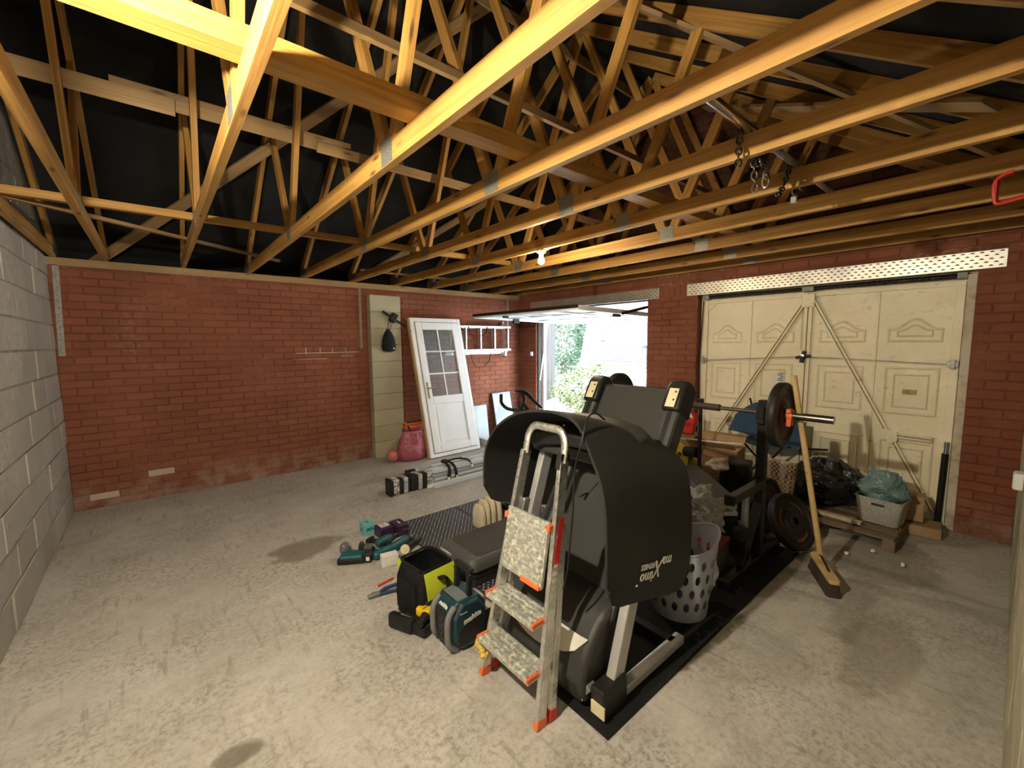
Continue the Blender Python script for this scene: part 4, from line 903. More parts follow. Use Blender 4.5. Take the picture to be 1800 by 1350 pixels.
# ------------------------------------------------------------------ things against the far wall
pk = M('pink_woven_plastic', (0.46,0.12,0.16), 0.38, 0, (0.33,0.075,0.105), 14, bump=0.8, bsc=24, bd=0.02); m_pink2 = M('coral_plastic', (0.60,0.20,0.19), 0.5)
PB = thing('shopping_bag', 'bulging pink woven bag beside the loose white door', 'bag', (2.62,5.27,0))
fnp = lump(11,0.10,4)
MB().loft([[(2.63+dx+math.cos(2*PI*i/22)*a*(1+0.09*math.sin(5*2*PI*i/22+z*9)), 5.31+math.sin(2*PI*i/22)*a*0.62*(1+0.07*math.cos(4*2*PI*i/22+z*7)), z) for i in range(22)] for a, z, dx in ((0.15,0.004,0),(0.205,0.02,0),(0.22,0.09,0),(0.212,0.18,0),(0.19,0.27,0.0),(0.165,0.34,0.01),(0.15,0.39,0.02),(0.145,0.405,0.02))]).build('bag_body', pk, PB, 60)
for s in (0,1): MB().tube(smoothpath([(2.56+0.08*s,5.20,0.38),(2.58+0.06*s,5.17,0.30),(2.62+0.03*s,5.165,0.24),(2.68,5.17,0.31),(2.70+0.02*s,5.20,0.38)],4), 0.011, 6, flat=0.4).build('handle', pk, PB, 60)
for a, b_ in (((2.545,5.30,0.36),(2.49,5.29,0.44)),((2.63,5.30,0.38),(2.57,5.29,0.475))): tag(MB().cyl(a, b_, 0.013, 10).build('tool_grip', m_black, smooth=40), 'black tool grip sticking out of the pink bag, %s one' % ('left' if a[0] < 2.6 else 'right'), 'tool')
def stripes():
    m, nt, b = _mat('red_striped_cloth'); vec = _coord(nt, 'World', (1,1,1)); sp_ = nt.nodes.new('ShaderNodeSeparateXYZ'); nt.links.new(vec, sp_.inputs[0])
    f = _math(nt, 'FRACT', _math(nt, 'MULTIPLY', sp_.outputs['Z'], 19.0)); nt.links.new(_mix(nt, _ramp(nt, f, 0.45, 0.55), (0.62,0.07,0.04), (0.72,0.26,0.12)), b.inputs['Base Color']); b.inputs['Roughness'].default_value = 0.8; return m
SB = thing('striped_bag', 'red and orange striped bag behind the pink bag', 'bag', (2.80,5.62,0))
MB().box((2.80,5.60,0.235), (0.27,0.14,0.47), rot('X',-0.06)).build('bag_body', stripes(), SB, bevel=0.03, seg=3); MB().bx(2.67,2.935,5.53,5.55,0.468,0.482).build('zip_edge', m_black, SB, bevel=0.004)
BL = thing('soft_ball', 'coral ball resting by the foot of the block pier', 'ball', (2.405,5.36,0))
MB().sph((2.37,5.36,0.085),0.085,20,12,fn=lump(2,0.03)).build('ball_skin', m_pink2, BL, 80); MB().tube([V((2.37,5.36,0.085))+rot('Z',0.5)@V((0.0,math.cos(a)*0.087,math.sin(a)*0.087)) for a in [2*PI*k/24 for k in range(24)]], 0.004, 5, closed=True).build('seam', m_black, BL)
PF = thing('framed_picture', 'framed glossy picture leaning in the corner by the doorway', 'picture', (4.50,5.64,0))
a0, a1, a2 = V((4.34,5.62,0.15)), V((4.77,5.615,0.165)), V((4.245,5.725,0.745))
a0z = a0.z; RPx = (a1-a0).normalized(); RPy = ((a2-a0) - RPx*(a2-a0).dot(RPx)).normalized(); RPn = RPx.cross(RPy); RP = Mx((RPx, RPy, RPn)).transposed(); pw, ph = 0.42, 0.60
a0 = V((4.40,5.57,0.012)); a0 = V((4.36,5.60,0.012)); ph = 0.745
def pp(u, v, n): return a0 + RPx*u + RPy*v + RPn*n
for a in ((0,0.015,0,ph),(pw-0.015,pw,0,ph),(0.015,pw-0.015,0,0.015),(0.015,pw-0.015,ph-0.015,ph)): MB().box(pp((a[0]+a[1])/2,(a[2]+a[3])/2,0), (a[1]-a[0],a[3]-a[2],0.02), RP).build('frame', m_blackmet, PF)
def pic():
    m, nt, b = _mat('glazed_print'); b.inputs['Roughness'].default_value = 0.06; b.inputs['Specular IOR Level'].default_value = 0.9
    vec = _coord(nt, 'World'); nt.links.new(_mix(nt, _ramp(nt, _noise(nt, vec, 4, 3), 0.4, 0.6), (0.42,0.47,0.50), (0.26,0.30,0.33)), b.inputs['Base Color']); return m
MB().box(pp(pw/2,ph/2,-0.004), (pw-0.03,ph-0.03,0.006), RP).build('glass', pic(), PF)
m_pboard = M('pale_board', (0.46,0.52,0.53), 0.5)
W1 = tag(MB().box((3.99,5.62,0.288), (0.36,0.02,0.575), rot('X',-0.13)).build('pale_board', m_pboard, bevel=0.003), 'pale blue board leaning behind the loose white door', 'board')
W2 = thing('flat_box', 'white flat box lying in the corner behind the treadmill', 'box', (4.15,5.20,0)); MB().bx(3.86,4.45,5.02,5.42,0.001,0.075).build('box_body', m_white, W2, bevel=0.004); MB().bx(3.85,4.46,5.01,5.43,0.075,0.095).build('lid', m_white, W2, bevel=0.004)
tag(MB().tube(smoothpath([(3.95,4.96,0.012),(4.02,4.90,0.012),(4.15,4.93,0.02),(4.25,4.88,0.012),(4.38,4.93,0.012)],5), 0.010, 7).build('black_hose', m_blackrub, smooth=60), 'short black hose lying beside the white flat box', 'hose')
# ------------------------------------------------------------------ taped bundle of door tracks
def tape():
    m, nt, b = _mat('printed_tape'); b.inputs['Roughness'].default_value = 0.3
    f = _ramp(nt, _noise(nt, _coord(nt, 'World', (1,1,1)), 38, 4, 0.8), 0.47, 0.53); nt.links.new(_mix(nt, f, (0.70,0.68,0.70), (0.12,0.10,0.11)), b.inputs['Base Color']); return m
m_tape = tape(); m_foil = M('silver_film', (0.62,0.64,0.66), 0.25, 0.5, (0.40,0.42,0.44), 18, rough2=0.5); m_extr = M('blue_white_extrusion', (0.62,0.67,0.72), 0.35, 0.1, (0.55,0.60,0.65), 3)
m_extr2 = M('grey_extrusion', (0.40,0.44,0.48), 0.4, 0.1, (0.33,0.37,0.41), 3)
BN = thing('track_bundle', 'long bundle of pale extrusions with black taped ends', 'bundle', (2.6,4.30,0))
d_ = V((1,0.02,0)).normalized()
def seg(x0, x1, y0, y1, z0, z1, name, mat, bevel=0.006, sl=0.02): return MB().loft([[(x0,y0,z0),(x0,y1,z0),(x0,y1,z1),(x0,y0,z1)],[(x1,y0+sl*(x1-x0),z0),(x1,y1+sl*(x1-x0),z0),(x1,y1+sl*(x1-x0),z1),(x1,y0+sl*(x1-x0),z1)]]).build(name, mat, BN, bevel=bevel)
seg(1.79,2.02,4.115,4.235,0.003,0.165,'black_end',m_black,0.02); seg(1.775,1.80,4.105,4.245,0.0,0.18,'end_lip',m_black,0.01)
seg(2.02,2.30,4.115,4.245,0.003,0.17,'black_end',m_black,0.02)
for x0, x1, mt in ((1.815,1.885,m_tape),(1.93,1.985,m_foil),(2.10,2.155,m_foil),(2.21,2.30,m_tape)): seg(x0,x1,4.110,4.250,0.002,0.176,'tape_wrap',mt,0.016)
for k in range(4): seg(2.30,3.62,4.12+0.002*k,4.24,0.012+0.042*k,0.047+0.042*k,'extrusion',m_extr if k % 2 else m_extr2,0.004)
for k in range(3): seg(1.95+0.08*k,3.66,4.25+0.07*k,4.312+0.07*k,0.004,0.125+0.01*k,'extrusion',m_extr,0.008); seg(1.94+0.08*k,2.06+0.08*k,4.248+0.07*k,4.314+0.07*k,0.003,0.128+0.01*k,'black_end',m_black,0.01); seg(2.10+0.08*k,2.24+0.1*k,4.248+0.07*k,4.314+0.07*k,0.003,0.129+0.01*k,'film_wrap',m_foil,0.008)
seg(2.25,3.62,4.02,4.08,0.003,0.028,'thin_profile',m_extr,0.003); seg(2.20,3.60,4.085,4.11,0.003,0.04,'thin_profile',m_white,0.003)
seg(2.86,2.95,4.235,4.46,0.14,0.178,'tape_wrap',m_tape,0.01); seg(3.05,3.14,4.108,4.25,0.002,0.18,'tape_wrap',m_tape,0.01)
ST_ = thing('spring_clamp', 'black strap clamp lying over the taped bundle', 'clamp', (2.62,4.22,0.18))
for a in ([(2.55,4.33,0.185),(2.52,4.22,0.20),(2.50,4.12,0.16),(2.475,4.095,0.07)],[(2.56,4.33,0.187),(2.58,4.22,0.20),(2.575,4.12,0.16),(2.585,4.10,0.05)],[(2.58,4.33,0.19),(2.70,4.28,0.21),(2.80,4.20,0.20),(2.82,4.13,0.15)]): MB().tube(smoothpath(a,4), 0.020, 8, flat=0.45).build('clamp_arm', m_blackrub, ST_, 60)
MB().sph((2.56,4.33,0.195),(0.05,0.035,0.025),12,8).build('clamp_joint', m_black, ST_, 60); MB().cyl((2.82,4.132,0.155),(2.825,4.12,0.12),0.013,8).build('clamp_pad', m_white, ST_, 40)
for x, y in ((2.475,4.095),(2.585,4.10)): MB().cyl((x,y,0.075),(x,y-0.004,0.04),0.014,8).build('clamp_pad', m_white, ST_, 40)
# ------------------------------------------------------------------ grey step bench
m_step = M('step_grey_plastic', (0.085,0.085,0.085), 0.55, 0, (0.07,0.07,0.07), 4, bump=0.08, bsc=150); m_steptop = M('step_rubber_top', (0.040,0.036,0.032), 0.8, 0, (0.055,0.048,0.042), 5, bump=0.3, bsc=160)
SP = thing('step_bench', 'dark grey aerobic step bench standing on chequer mats', 'step bench', (1.98,2.42,0.01))
def rr3(x0, x1, y0, y1, z, r, n=5):
    cx, cy = (x0+x1)/2, (y0+y1)/2; return [(cx+a, cy+b_, z) for a, b_ in rrect(x1-x0, y1-y0, r, n)]
MB().loft([rr3(1.455,2.44,2.165,2.60,0.115,0.06),rr3(1.458,2.437,2.168,2.597,0.150,0.06),rr3(1.475,2.42,2.185,2.58,0.182,0.05),rr3(1.49,2.405,2.20,2.565,0.190,0.045)]).build('platform', m_step, SP, 40)
MB().loft([rr3(1.54,2.37,2.205,2.56,0.1895,0.03),rr3(1.545,2.365,2.21,2.555,0.196,0.03)]).build('rubber_top', m_steptop, SP, 40)
for x0, x1 in ((1.48,1.72),(2.18,2.42)):
    for k in range(2): MB().loft([rr3(x0-0.005*k,x1+0.005*k,2.18-0.006*k,2.585+0.006*k,0.064-0.05*k,0.04),rr3(x0+0.008,x1-0.008,2.19,2.575,0.113-0.05*k,0.04)]).build('riser', m_black, SP, 40)
lettering('YUMMFIT', 0.036, (1.462,2.475,0.158), frame3((0,-1,0),(-0.55,0,0.85)), m_ink, SP, 'lettering', 0, 1.0, 0.0008)
BG = thing('folded_towel', 'cream folded towel leaning behind the step bench', 'towel', (2.16,2.93,0.013))
m_towel = M('cream_towel', (0.66,0.58,0.42), 0.95, 0, (0.56,0.48,0.34), 8, bump=0.5, bsc=90)
for k, (x, w, hh) in enumerate(((2.05,0.05,0.20),(2.10,0.05,0.23),(2.16,0.055,0.24),(2.225,0.05,0.22))):
    MB().loft([[(x+a, 2.90+b_*1.6+0.02*z, 0.014+z) for a, b_ in rrect(w*s, 0.10*s, 0.02*s, 3)] for z, s in ((0,1.0),(hh*0.4,1.05),(hh*0.8,0.9),(hh*0.97,0.6),(hh,0.25))]).build('fold', m_towel, BG, 60)
# ------------------------------------------------------------------ site radio
m_teal = M('dark_teal_plastic', (0.012,0.042,0.060), 0.4, 0, (0.010,0.034,0.050), 6); m_rgrey = M('mid_grey_rubber', (0.20,0.20,0.205), 0.6, 0, (0.16,0.16,0.165), 8)
RA = thing('site_radio', 'dark teal cordless site radio with an upright carry handle', 'radio', (1.16,1.84,0))
x0, x1, y0, y1 = 1.055, 1.285, 1.745, 1.955
def chamf(y, sx=0.0, c=0.045, zb=0.004, zt=0.268): return [(x0+sx,y,zb+c),(x0+sx+c,y,zb),(x1-sx-c,y,zb),(x1-sx,y,zb+c),(x1-sx,y,zt-c*1.3),(x1-sx-c,y,zt),(x0+sx+c,y,zt),(x0+sx,y,zt-c*1.3)]
MB().loft([chamf(y0+0.02,0.012),chamf(y0+0.03,0),chamf(y1-0.03,0),chamf(y1-0.02,0.012)]).build('body', m_teal, RA, 30, bevel=0.006)
MB().loft([chamf(y0+0.002,0.022,0.05,0.022,0.252),chamf(y0+0.022,0.012,0.048,0.012,0.262)]).build('front_panel', m_teal, RA, 30, bevel=0.004)
MB().prism([(x,y0+0.0015,z) for x, z in ((1.095,0.05),(1.10,0.04),(1.24,0.04),(1.252,0.055),(1.252,0.15),(1.235,0.17),(1.115,0.135),(1.095,0.115))], (0,0.004,0)).build('speaker_grille', m_black, RA)
for y in (y0+0.012, y1-0.05):
    MB().tube(smoothpath([(x0+0.035,y+0.02,0.248),(x0-0.006,y+0.015,0.205),(x0-0.012,y+0.015,0.13),(x0-0.006,y+0.015,0.06),(x0+0.04,y+0.02,0.008)],4), 0.017, 8).build('bumper', m_rgrey, RA, 60)
MB().bx(x0-0.006,x0+0.004,y0+0.055,y1-0.055,0.035,0.215).build('control_panel', m_black, RA, bevel=0.004)
for k in range(7): MB().bx(x0-0.010,x0-0.005,y0+0.07+0.02*(k%2),y0+0.095+0.02*(k%2),0.06+0.02*k,0.072+0.02*k).build('button', m_dark, RA, bevel=0.002)
MB().box((1.145,1.85,0.266), (0.07,0.14,0.014)).build('battery_lid', M('smoky_lid', (0.16,0.19,0.20), 0.2), RA, bevel=0.004)
for x in (1.09,1.245): pass
for yy in (y0+0.045, y1-0.045): MB().beam((1.185,yy,0.24),(1.195,yy,0.40),0.022,0.030,(1,0,0)).build('handle_arm', m_black, RA, bevel=0.006)
MB().beam((1.195,y0+0.025,0.405),(1.195,y1-0.03,0.405),0.035,0.028).build('handle_grip', m_black, RA, bevel=0.010)
for yy in (y0+0.028,): MB().lathe([(0.0,0),(0.007,0),(0.0,0.003)], (1.19,yy+0.004,0.385), 8, rot('X',PI/2)).build('screw', m_steel, RA)
Rf = frame3((1,0,0),(0,-1,0)); lettering('makita', 0.040, (1.178,y0+0.0005,0.172), frame3((1,0,0.17),(0,-1,0)), m_ink, RA, 'lettering', 0.15, 1.05, 0.0016)
lettering('Bluetooth', 0.011, (1.125,y0+0.0005,0.215), Rf, m_ink, RA); lettering('makita', 0.028, (x0+0.012,1.85,0.236), frame3((0,-1,0),(-0.8,0,0.6)), m_ink, RA, 'lettering', 0.15, 1.05, 0.001)
# ------------------------------------------------------------------ open tool bag
m_lime = M('lime_fabric', (0.62,0.70,0.04), 0.7, 0, (0.54,0.62,0.03), 8, bump=0.2, bsc=60)
TB = thing('tool_bag', 'open black and lime green tool bag', 'bag', (1.17,2.24,0))
Rz = rot('Z', 0.12); bc = V((1.165,2.215,0))
def bp(x, y, z): return bc + Rz @ V((x, y, z))
prof = [(0.12,0.125,0.004),(0.135,0.14,0.02),(0.138,0.142,0.12),(0.132,0.136,0.22),(0.115,0.12,0.285),(0.105,0.112,0.305)]
rg = [[bp(a, b_, z) for a, b_ in rrect(2*hx, 2*hy, 0.035, 3)] for hx, hy, z in prof]; ri = [[bp(a, b_, z) for a, b_ in rrect(2*hx-0.012, 2*hy-0.012, 0.03, 3)] for hx, hy, z in prof[::-1]]
MB().loft(rg + ri, True, True).build('bag_body', m_nylon, TB, 50)
gr = [[bp(-0.10+0.225*t, -0.1455-0.006*math.sin(PI*z_)+0.026*max(0,z_-0.55)/0.45, 0.03+0.262*z_) for t in (0,0.25,0.5,0.75,1.0)] for z_ in (0,0.25,0.5,0.75,1.0)]
lp_ = MB().sheet(gr, 0.004).build('lime_panel', m_lime, TB, 60)
MB().tube(smoothpath([bp(-0.02,-0.150,0.25),bp(0.035,-0.155,0.235),bp(0.04,-0.157,0.15),bp(0.075,-0.154,0.05)],4), 0.021, 6, flat=0.35).build('strap', m_nylon, lp_, 60); MB().tube(smoothpath([bp(0.10,-0.146,0.27),bp(0.115,-0.15,0.24),bp(0.112,-0.15,0.215)],4), 0.014, 6, flat=0.35).build('strap', m_nylon, lp_, 60)
MB().loft([[bp(-0.14+a*0.3, b_*0.9-0.01, z) for a, b_ in rrect(0.13, 0.20*s, 0.03, 3)] for z, s in ((0.03,0.85),(0.06,1),(0.20,1),(0.235,0.85))]).build('side_pocket', m_nylon, TB, 50)
MB().tube(smoothpath([bp(-0.105,-0.10,0.305),bp(-0.11,0,0.31),bp(-0.10,0.11,0.31),bp(0,0.117,0.31),bp(0.1,0.11,0.31),bp(0.11,0,0.307),bp(0.1,-0.11,0.302)],4), 0.008, 6).build('rim_piping', m_nylon, TB, 60)
MB().sheet([[bp(-0.12+0.06*t, 0.125+0.01*s, 0.26+0.04*s) for t in (0,0.5,1)] for s in (0,0.5,1)], 0.005).build('lime_tab', m_lime, TB)
# ------------------------------------------------------------------ black organiser with a yellow tool
m_yel = M('tool_yellow', (0.78,0.52,0.02), 0.45)
OC = thing('tool_case', 'black open tool case in front of the tool bag', 'tool case', (1.02,2.06,0))
MB().box((1.035,2.075,0.035), (0.13,0.20,0.065), rot('Z',0.35)).build('case_body', m_black, OC, bevel=0.012); MB().box((0.955,2.12,0.045), (0.05,0.17,0.085), rot('Z',0.42)).build('case_lid', m_black, OC, bevel=0.016); MB().tube([(0.965,2.18,0.094),(0.955,2.12,0.097),(0.985,2.06,0.092)], 0.006, 6).build('case_handle', m_steel, OC)
YT = thing('cordless_tool', 'yellow and black cordless tool lying on the black tool case', 'power tool', (1.08,2.05,0.068))
MB().box((1.085,2.055,0.098), (0.11,0.10,0.055), rot('Z',0.3)).build('tool_body', m_yel, YT, bevel=0.016, seg=3); MB().cyl((1.045,2.01,0.10),(0.99,1.975,0.092),0.026,12,0.02).build('tool_nose', m_black, YT, 40); MB().box((1.105,2.07,0.135), (0.07,0.05,0.022), rot('Z',0.3)).build('tool_top', m_black, YT, bevel=0.006)
lettering('DEWALT', 0.016, (1.075,2.046,0.1262), frame3((1,0.3,0),(0,0,1)), m_inkb, YT)
# ------------------------------------------------------------------ small boxes
def carton(name, label, c, sx, sy, h, rz_, mat, flap=True):
    t = thing(name, label, 'box', (c[0], c[1], 0)); R = rot('Z', rz_); MB().box((c[0],c[1],h/2+0.001), (sx,sy,h), R).build('box_body', mat, t, bevel=0.002)
    MB().box(V((c[0],c[1],h+0.0016)), (sx*0.985,sy*0.49,0.001), R).build('lid_flap', mat, t); return t, R
m_aqua = M('aqua_card', (0.16,0.46,0.47), 0.5, 0, (0.14,0.42,0.43), 5); m_purp = M('deep_purple_card', (0.045,0.018,0.060), 0.45, 0, (0.035,0.014,0.048), 5)
t, R = carton('aqua_box', 'aqua box printed SKIL by the purple boxes', (1.275,3.455), 0.095, 0.115, 0.095, -0.05, m_aqua)
lettering('SKIL', 0.034, V((1.278,3.455,0.052))+R@V((0.004,-0.0582,0)), frame3(R@V((1,0,0.12)),R@V((0,-1,0))), m_inkb, t, 'lettering', 0, 1.05, 0.001); lettering('SKIL', 0.026, V((1.275,3.455,0.0976)), frame3(R@V((0.3,-1,0)),(0,0,1)), m_inkb, t); lettering('SKIL', 0.026, V((1.275,3.455,0.045))+R@V((-0.0482,0,0)), frame3(R@V((0,-1,0)),R@V((-1,0,0))), m_teal, t)
t, R = carton('purple_box', 'purple box with a white label on its lid', (1.365,3.32), 0.115, 0.13, 0.08, 0.03, m_purp); lb = MB().box((1.37,3.335,0.083), (0.075,0.075,0.001), R).build('paper_label', m_white, t)
for k in range(4): MB().box(V((1.37,3.335,0.0838))+R@V((-0.008+0.006*(k%2),0.025-0.016*k,0)), (0.045,0.005,0.0006), R).build('print_line', m_inkb, lb)
t, R = carton('purple_box', 'plain purple box beside the chequer mat', (1.482,3.285), 0.092, 0.165, 0.088, 0.03, m_purp); lettering('RITUALS', 0.016, V((1.482,3.285,0.0912)), frame3(R@V((0,-1,0)),(0,0,1)), m_ink, t); lettering('ECO', 0.022, V((1.50,3.285,0.05))+R@V((0,-0.0832,0)), frame3(R@V((1,0,0)),R@V((0,-1,0))), m_rgrey, t)
carton('white_box', 'small plain white box in front of the green power tools', (1.20,2.84), 0.118, 0.062, 0.082, -0.14, M('white_card', (0.78,0.77,0.75), 0.6))
# ------------------------------------------------------------------ green cordless tools
m_tealg = M('tool_teal', (0.012,0.105,0.12), 0.4, 0, (0.01,0.085,0.10), 8); m_clear = M('smoked_window', (0.11,0.13,0.14), 0.15, spec=0.8)
JS = thing('cordless_saw', 'green cordless saw lying left of the white box', 'power tool', (1.04,3.07,0))
Rj = rot('Z',-0.55); jc = V((1.03,3.06,0))
def jp(x, y, z): return jc + Rj @ V((x, y, z))
MB().box(jp(-0.02,0,0.035), (0.17,0.11,0.055), Rj).build('tool_body', m_tealg, JS, bevel=0.02, seg=3); MB().box(jp(-0.02,-0.035,0.022), (0.19,0.055,0.04), Rj).build('base_shoe', m_black, JS, bevel=0.008)
MB().loft([[jp(0.04+a,0.05+b_,z) for a, b_ in rrect(0.05*s,0.04*s,0.012*s,3)] for z, s in ((0.03,1),(0.075,0.95),(0.105,0.75),(0.118,0.4))]).build('handle', m_black, JS, 50)
MB().sph(jp(-0.08,0.055,0.07),(0.045,0.03,0.05),12,8,fn=lump(5,0.08)).build('dust_bag', m_clear, JS, 60)
MB().box(jp(0.095,-0.02,0.036), (0.06,0.075,0.07), Rj).build('battery', m_black, JS, bevel=0.010); MB().box(jp(0.10,-0.0585,0.035), (0.024,0.002,0.030), Rj).build('battery_label', m_white, JS)
MB().box(jp(0.09,0.035,0.085), (0.06,0.05,0.03), Rj).build('clear_cover', m_clear, JS, bevel=0.006)
def drill(label, c, ang, L=0.19, body=m_tealg):
    t = thing('cordless_drill', label, 'power tool', (c[0],c[1],0)); R = rot('Z',ang); c = V((c[0],c[1],0.036))
    def q(x, y, z): return c + R @ V((x, y, z))
    MB().tube([q(-L/2,0,0),q(-L/2+0.02,0,0),q(0,0,0),q(L/2-0.05,0,0)], [0.022,0.034,0.036,0.030], 14).build('motor_body', body, t, 50)
    MB().tube([q(L/2-0.05,0,0),q(L/2-0.03,0,0),q(L/2,0,0),q(L/2+0.012,0,0)], [0.027,0.027,0.022,0.010], 14).build('chuck', m_black, t, 50); MB().cyl(q(L/2+0.012,0,0),q(L/2+0.05,0,0),0.005,8).build('drill_bit', m_steel, t, 40)
    MB().beam(q(-0.03,0.02,-0.004),q(-0.055,0.10,-0.012),0.036,0.030).build('grip', m_black, t, bevel=0.010); MB().beam(q(-0.055,0.10,-0.012),q(-0.06,0.135,-0.012),0.075,0.044).build('battery', m_black, t, bevel=0.008)
    return t
drill('green cordless drill lying in front of the purple boxes', (1.315,3.165), 0.35)
drill('green cordless drill lying beside the chequer mat', (1.38,3.035), 0.42, 0.24)
drill('green cordless drill half hidden behind the white box', (1.235,2.985), 0.2, 0.21)
GD = thing('angle_grinder', 'small grinder with a pale disc and side handle', 'power tool', (1.40,2.93,0))
MB().lathe([(0.001,0),(0.036,0),(0.036,0.004),(0.012,0.006),(0.012,0.016),(0.001,0.016)], (1.352,2.90,0.042), 20, frame3((0.6,-0.2,0.8),(-0.5,-0.7,0.35))).build('disc', m_stick, GD, 30); MB().tube([(1.365,2.915,0.04),(1.40,2.94,0.042),(1.46,2.965,0.045)], [0.024,0.028,0.025], 12).build('motor_body', m_black, GD, 50); MB().tube([(1.46,2.965,0.045),(1.52,2.985,0.05)], [0.018,0.020], 10).build('side_handle', m_dark, GD, 50)
PN = thing('carpenter_pencil', 'red carpenter pencil lying on the concrete', 'pencil', (1.07,2.625,0)); MB().beam((1.015,2.612,0.0065),(1.14,2.645,0.0065),0.014,0.010).build('pencil_body', m_red, PN, bevel=0.002); MB().tube([(1.015,2.612,0.006),(0.995,2.607,0.005)], [0.006,0.001], 6).build('pencil_tip', m_stick, PN)
PL = thing('pliers', 'blue handled grips lying below the red pencil', 'pliers', (1.03,2.51,0))
MB().tube(smoothpath([(0.985,2.52,0.014),(1.03,2.545,0.014),(1.08,2.55,0.014),(1.125,2.545,0.014)],4), 0.011, 7).build('handle', M('blue_grip', (0.02,0.05,0.16), 0.5), PL, 60); MB().tube(smoothpath([(0.985,2.51,0.014),(1.03,2.50,0.014),(1.07,2.49,0.014),(1.11,2.475,0.014)],4), 0.011, 7).build('handle', M('blue_grip_dark', (0.02,0.04,0.12), 0.5), PL, 60); MB().tube([(0.99,2.516,0.015),(0.955,2.522,0.017),(0.918,2.522,0.014)], [0.015,0.019,0.012], 8).build('jaws', M('worn_steel', (0.22,0.24,0.22), 0.5, 0.6), PL, 50)
ZB = thing('plastic_pouch', 'small clear pouch on the chequer mat behind the tool bag', 'pouch', (1.50,2.72,0.012)); MB().sph((1.50,2.72,0.035),(0.05,0.06,0.022),10,6,fn=lump(8,0.25,6)).build('pouch_film', M('clear_film', (0.55,0.56,0.60), 0.2, spec=0.9), ZB, 70); MB().sph((1.495,2.715,0.028),(0.025,0.03,0.012),8,6).build('pouch_contents', M('violet_print', (0.12,0.08,0.30), 0.5), ZB, 60)
# ------------------------------------------------------------------ weight rack, barbell, plates
BX, BZ = 3.25, 1.098
RK = thing('weight_rack', 'black squat rack stand carrying the barbell', 'weight rack', (3.2,1.1,0.009))
def rack_side(y):
    MB().beam((2.70,y,0.040),(3.62,y,0.040),0.06,0.06).build('foot', m_blackmet, RK, bevel=0.005); MB().beam((2.685,y,0.040),(2.715,y,0.040),0.066,0.066).build('foot_cap', m_blackrub, RK, bevel=0.006)
    MB().beam((3.235,y,0.07),(3.235,y,1.19),0.06,0.06,(1,0,0)).build('upright', m_blackmet, RK, bevel=0.005); MB().beam((2.95,y,0.07),(3.21,y,0.45),0.05,0.05).build('diagonal_strut', m_blackmet, RK, bevel=0.005)
    MB().box((3.20,y,1.055), (0.075,0.05,0.05)).box((3.165,y,1.11), (0.012,0.05,0.09)).build('bar_hook', m_blackrub, RK, bevel=0.006)
    MB().beam((2.72,y-0.01,0.60),(3.21,y-0.01,0.60),0.055,0.055).build('safety_arm', m_blackmet, RK, bevel=0.005); MB().beam((2.70,y-0.01,0.60),(2.73,y-0.01,0.60),0.062,0.062).build('arm_cap', m_blackrub, RK, bevel=0.006)
    MB().cyl((2.99,y,0.30),(2.99,y,0.60),0.022,12).build('arm_post', m_galv, RK, 40); MB().beam((2.99,y,0.10),(2.99,y,0.32),0.05,0.05,(1,0,0)).build('arm_post_sleeve', m_blackmet, RK, bevel=0.004)
    MB().beam((2.86,y,0.33),(2.99,y,0.30),0.075,0.09).build('pad', m_blackrub, RK, bevel=0.02)
for y in (1.115, 2.13): rack_side(y)
MB().beam((3.55,1.115,0.06),(3.55,2.13,0.06),0.05,0.05).build('cross_bar', m_blackmet, RK, bevel=0.004)
BB = thing('barbell', 'steel barbell resting on the black rack', 'barbell', (BX,1.62,BZ))
MB().cyl((BX,0.97,BZ),(BX,2.30,BZ),0.0145,14).build('shaft', m_steel, BB, 40)
for s, yc in ((-1,0.97),(1,2.30)):
    MB().cyl((BX,yc,BZ),(BX,yc+s*0.30 if s > 0 else 0.715,BZ),0.0255,20).build('sleeve', m_steel, BB, 40); MB().cyl((BX,yc+s*0.002,BZ),(BX,yc-s*0.03,BZ),0.036,18).build('collar', m_steel, BB, 40)
MB().cyl((BX,1.425,BZ),(BX,1.85,BZ),0.026,16).build('shoulder_pad', M('brown_foam_pad', (0.045,0.030,0.028), 0.6), BB, 40)
m_plate = M('worn_black_plate', (0.014,0.012,0.0115), 0.5, 0, (0.026,0.018,0.015), 7, bump=0.15, bsc=60, spec=0.35); m_ring = M('dull_red_lettering', (0.16,0.045,0.035), 0.7)
def plate(label, c, axis, r=0.222, th=0.055):
    t = thing('weight_plate', label, 'weight plate', tuple(c)); R = frame3(V(axis).orthogonal(), axis); c = V(c)
    MB().lathe([(0.027,-th/2),(r*0.42,-th/2),(r*0.48,-th*0.3),(r*0.80,-th*0.3),(r*0.86,-th/2),(r*0.97,-th/2),(r,-th*0.35),(r,th*0.35),(r*0.97,th/2),(r*0.86,th/2),(r*0.80,th*0.3),(r*0.48,th*0.3),(r*0.42,th/2),(r*0.24,th/2),(r*0.22,th*0.58),(0.027,th*0.58)], c, 40, R, cap=False).build('disc', m_plate, t, 40)
    for a0 in (0.3, 2.4, 4.4):
        MB().sheet([[c + R @ V((rr*math.cos(a0+a), rr*math.sin(a0+a), th*0.3+0.001)) for a in [1.1*k/10 for k in range(11)]] for rr in (r*0.60,r*0.70)]).build('raised_lettering', m_ring, t)
    MB().lathe([(0.027,0.0),(r*0.20,0.0),(r*0.20,0.003),(0.027,0.003)], c + R @ V((0,0,th*0.58)), 20, R, cap=False).build('hub', m_plate, t, 40)
    return t
plate('black weight plate on the near end of the barbell', (BX,1.012,BZ), (0,-1,0)); plate('black weight plate on the far end of the barbell behind the treadmill', (BX,2.345,BZ), (0,1,0))
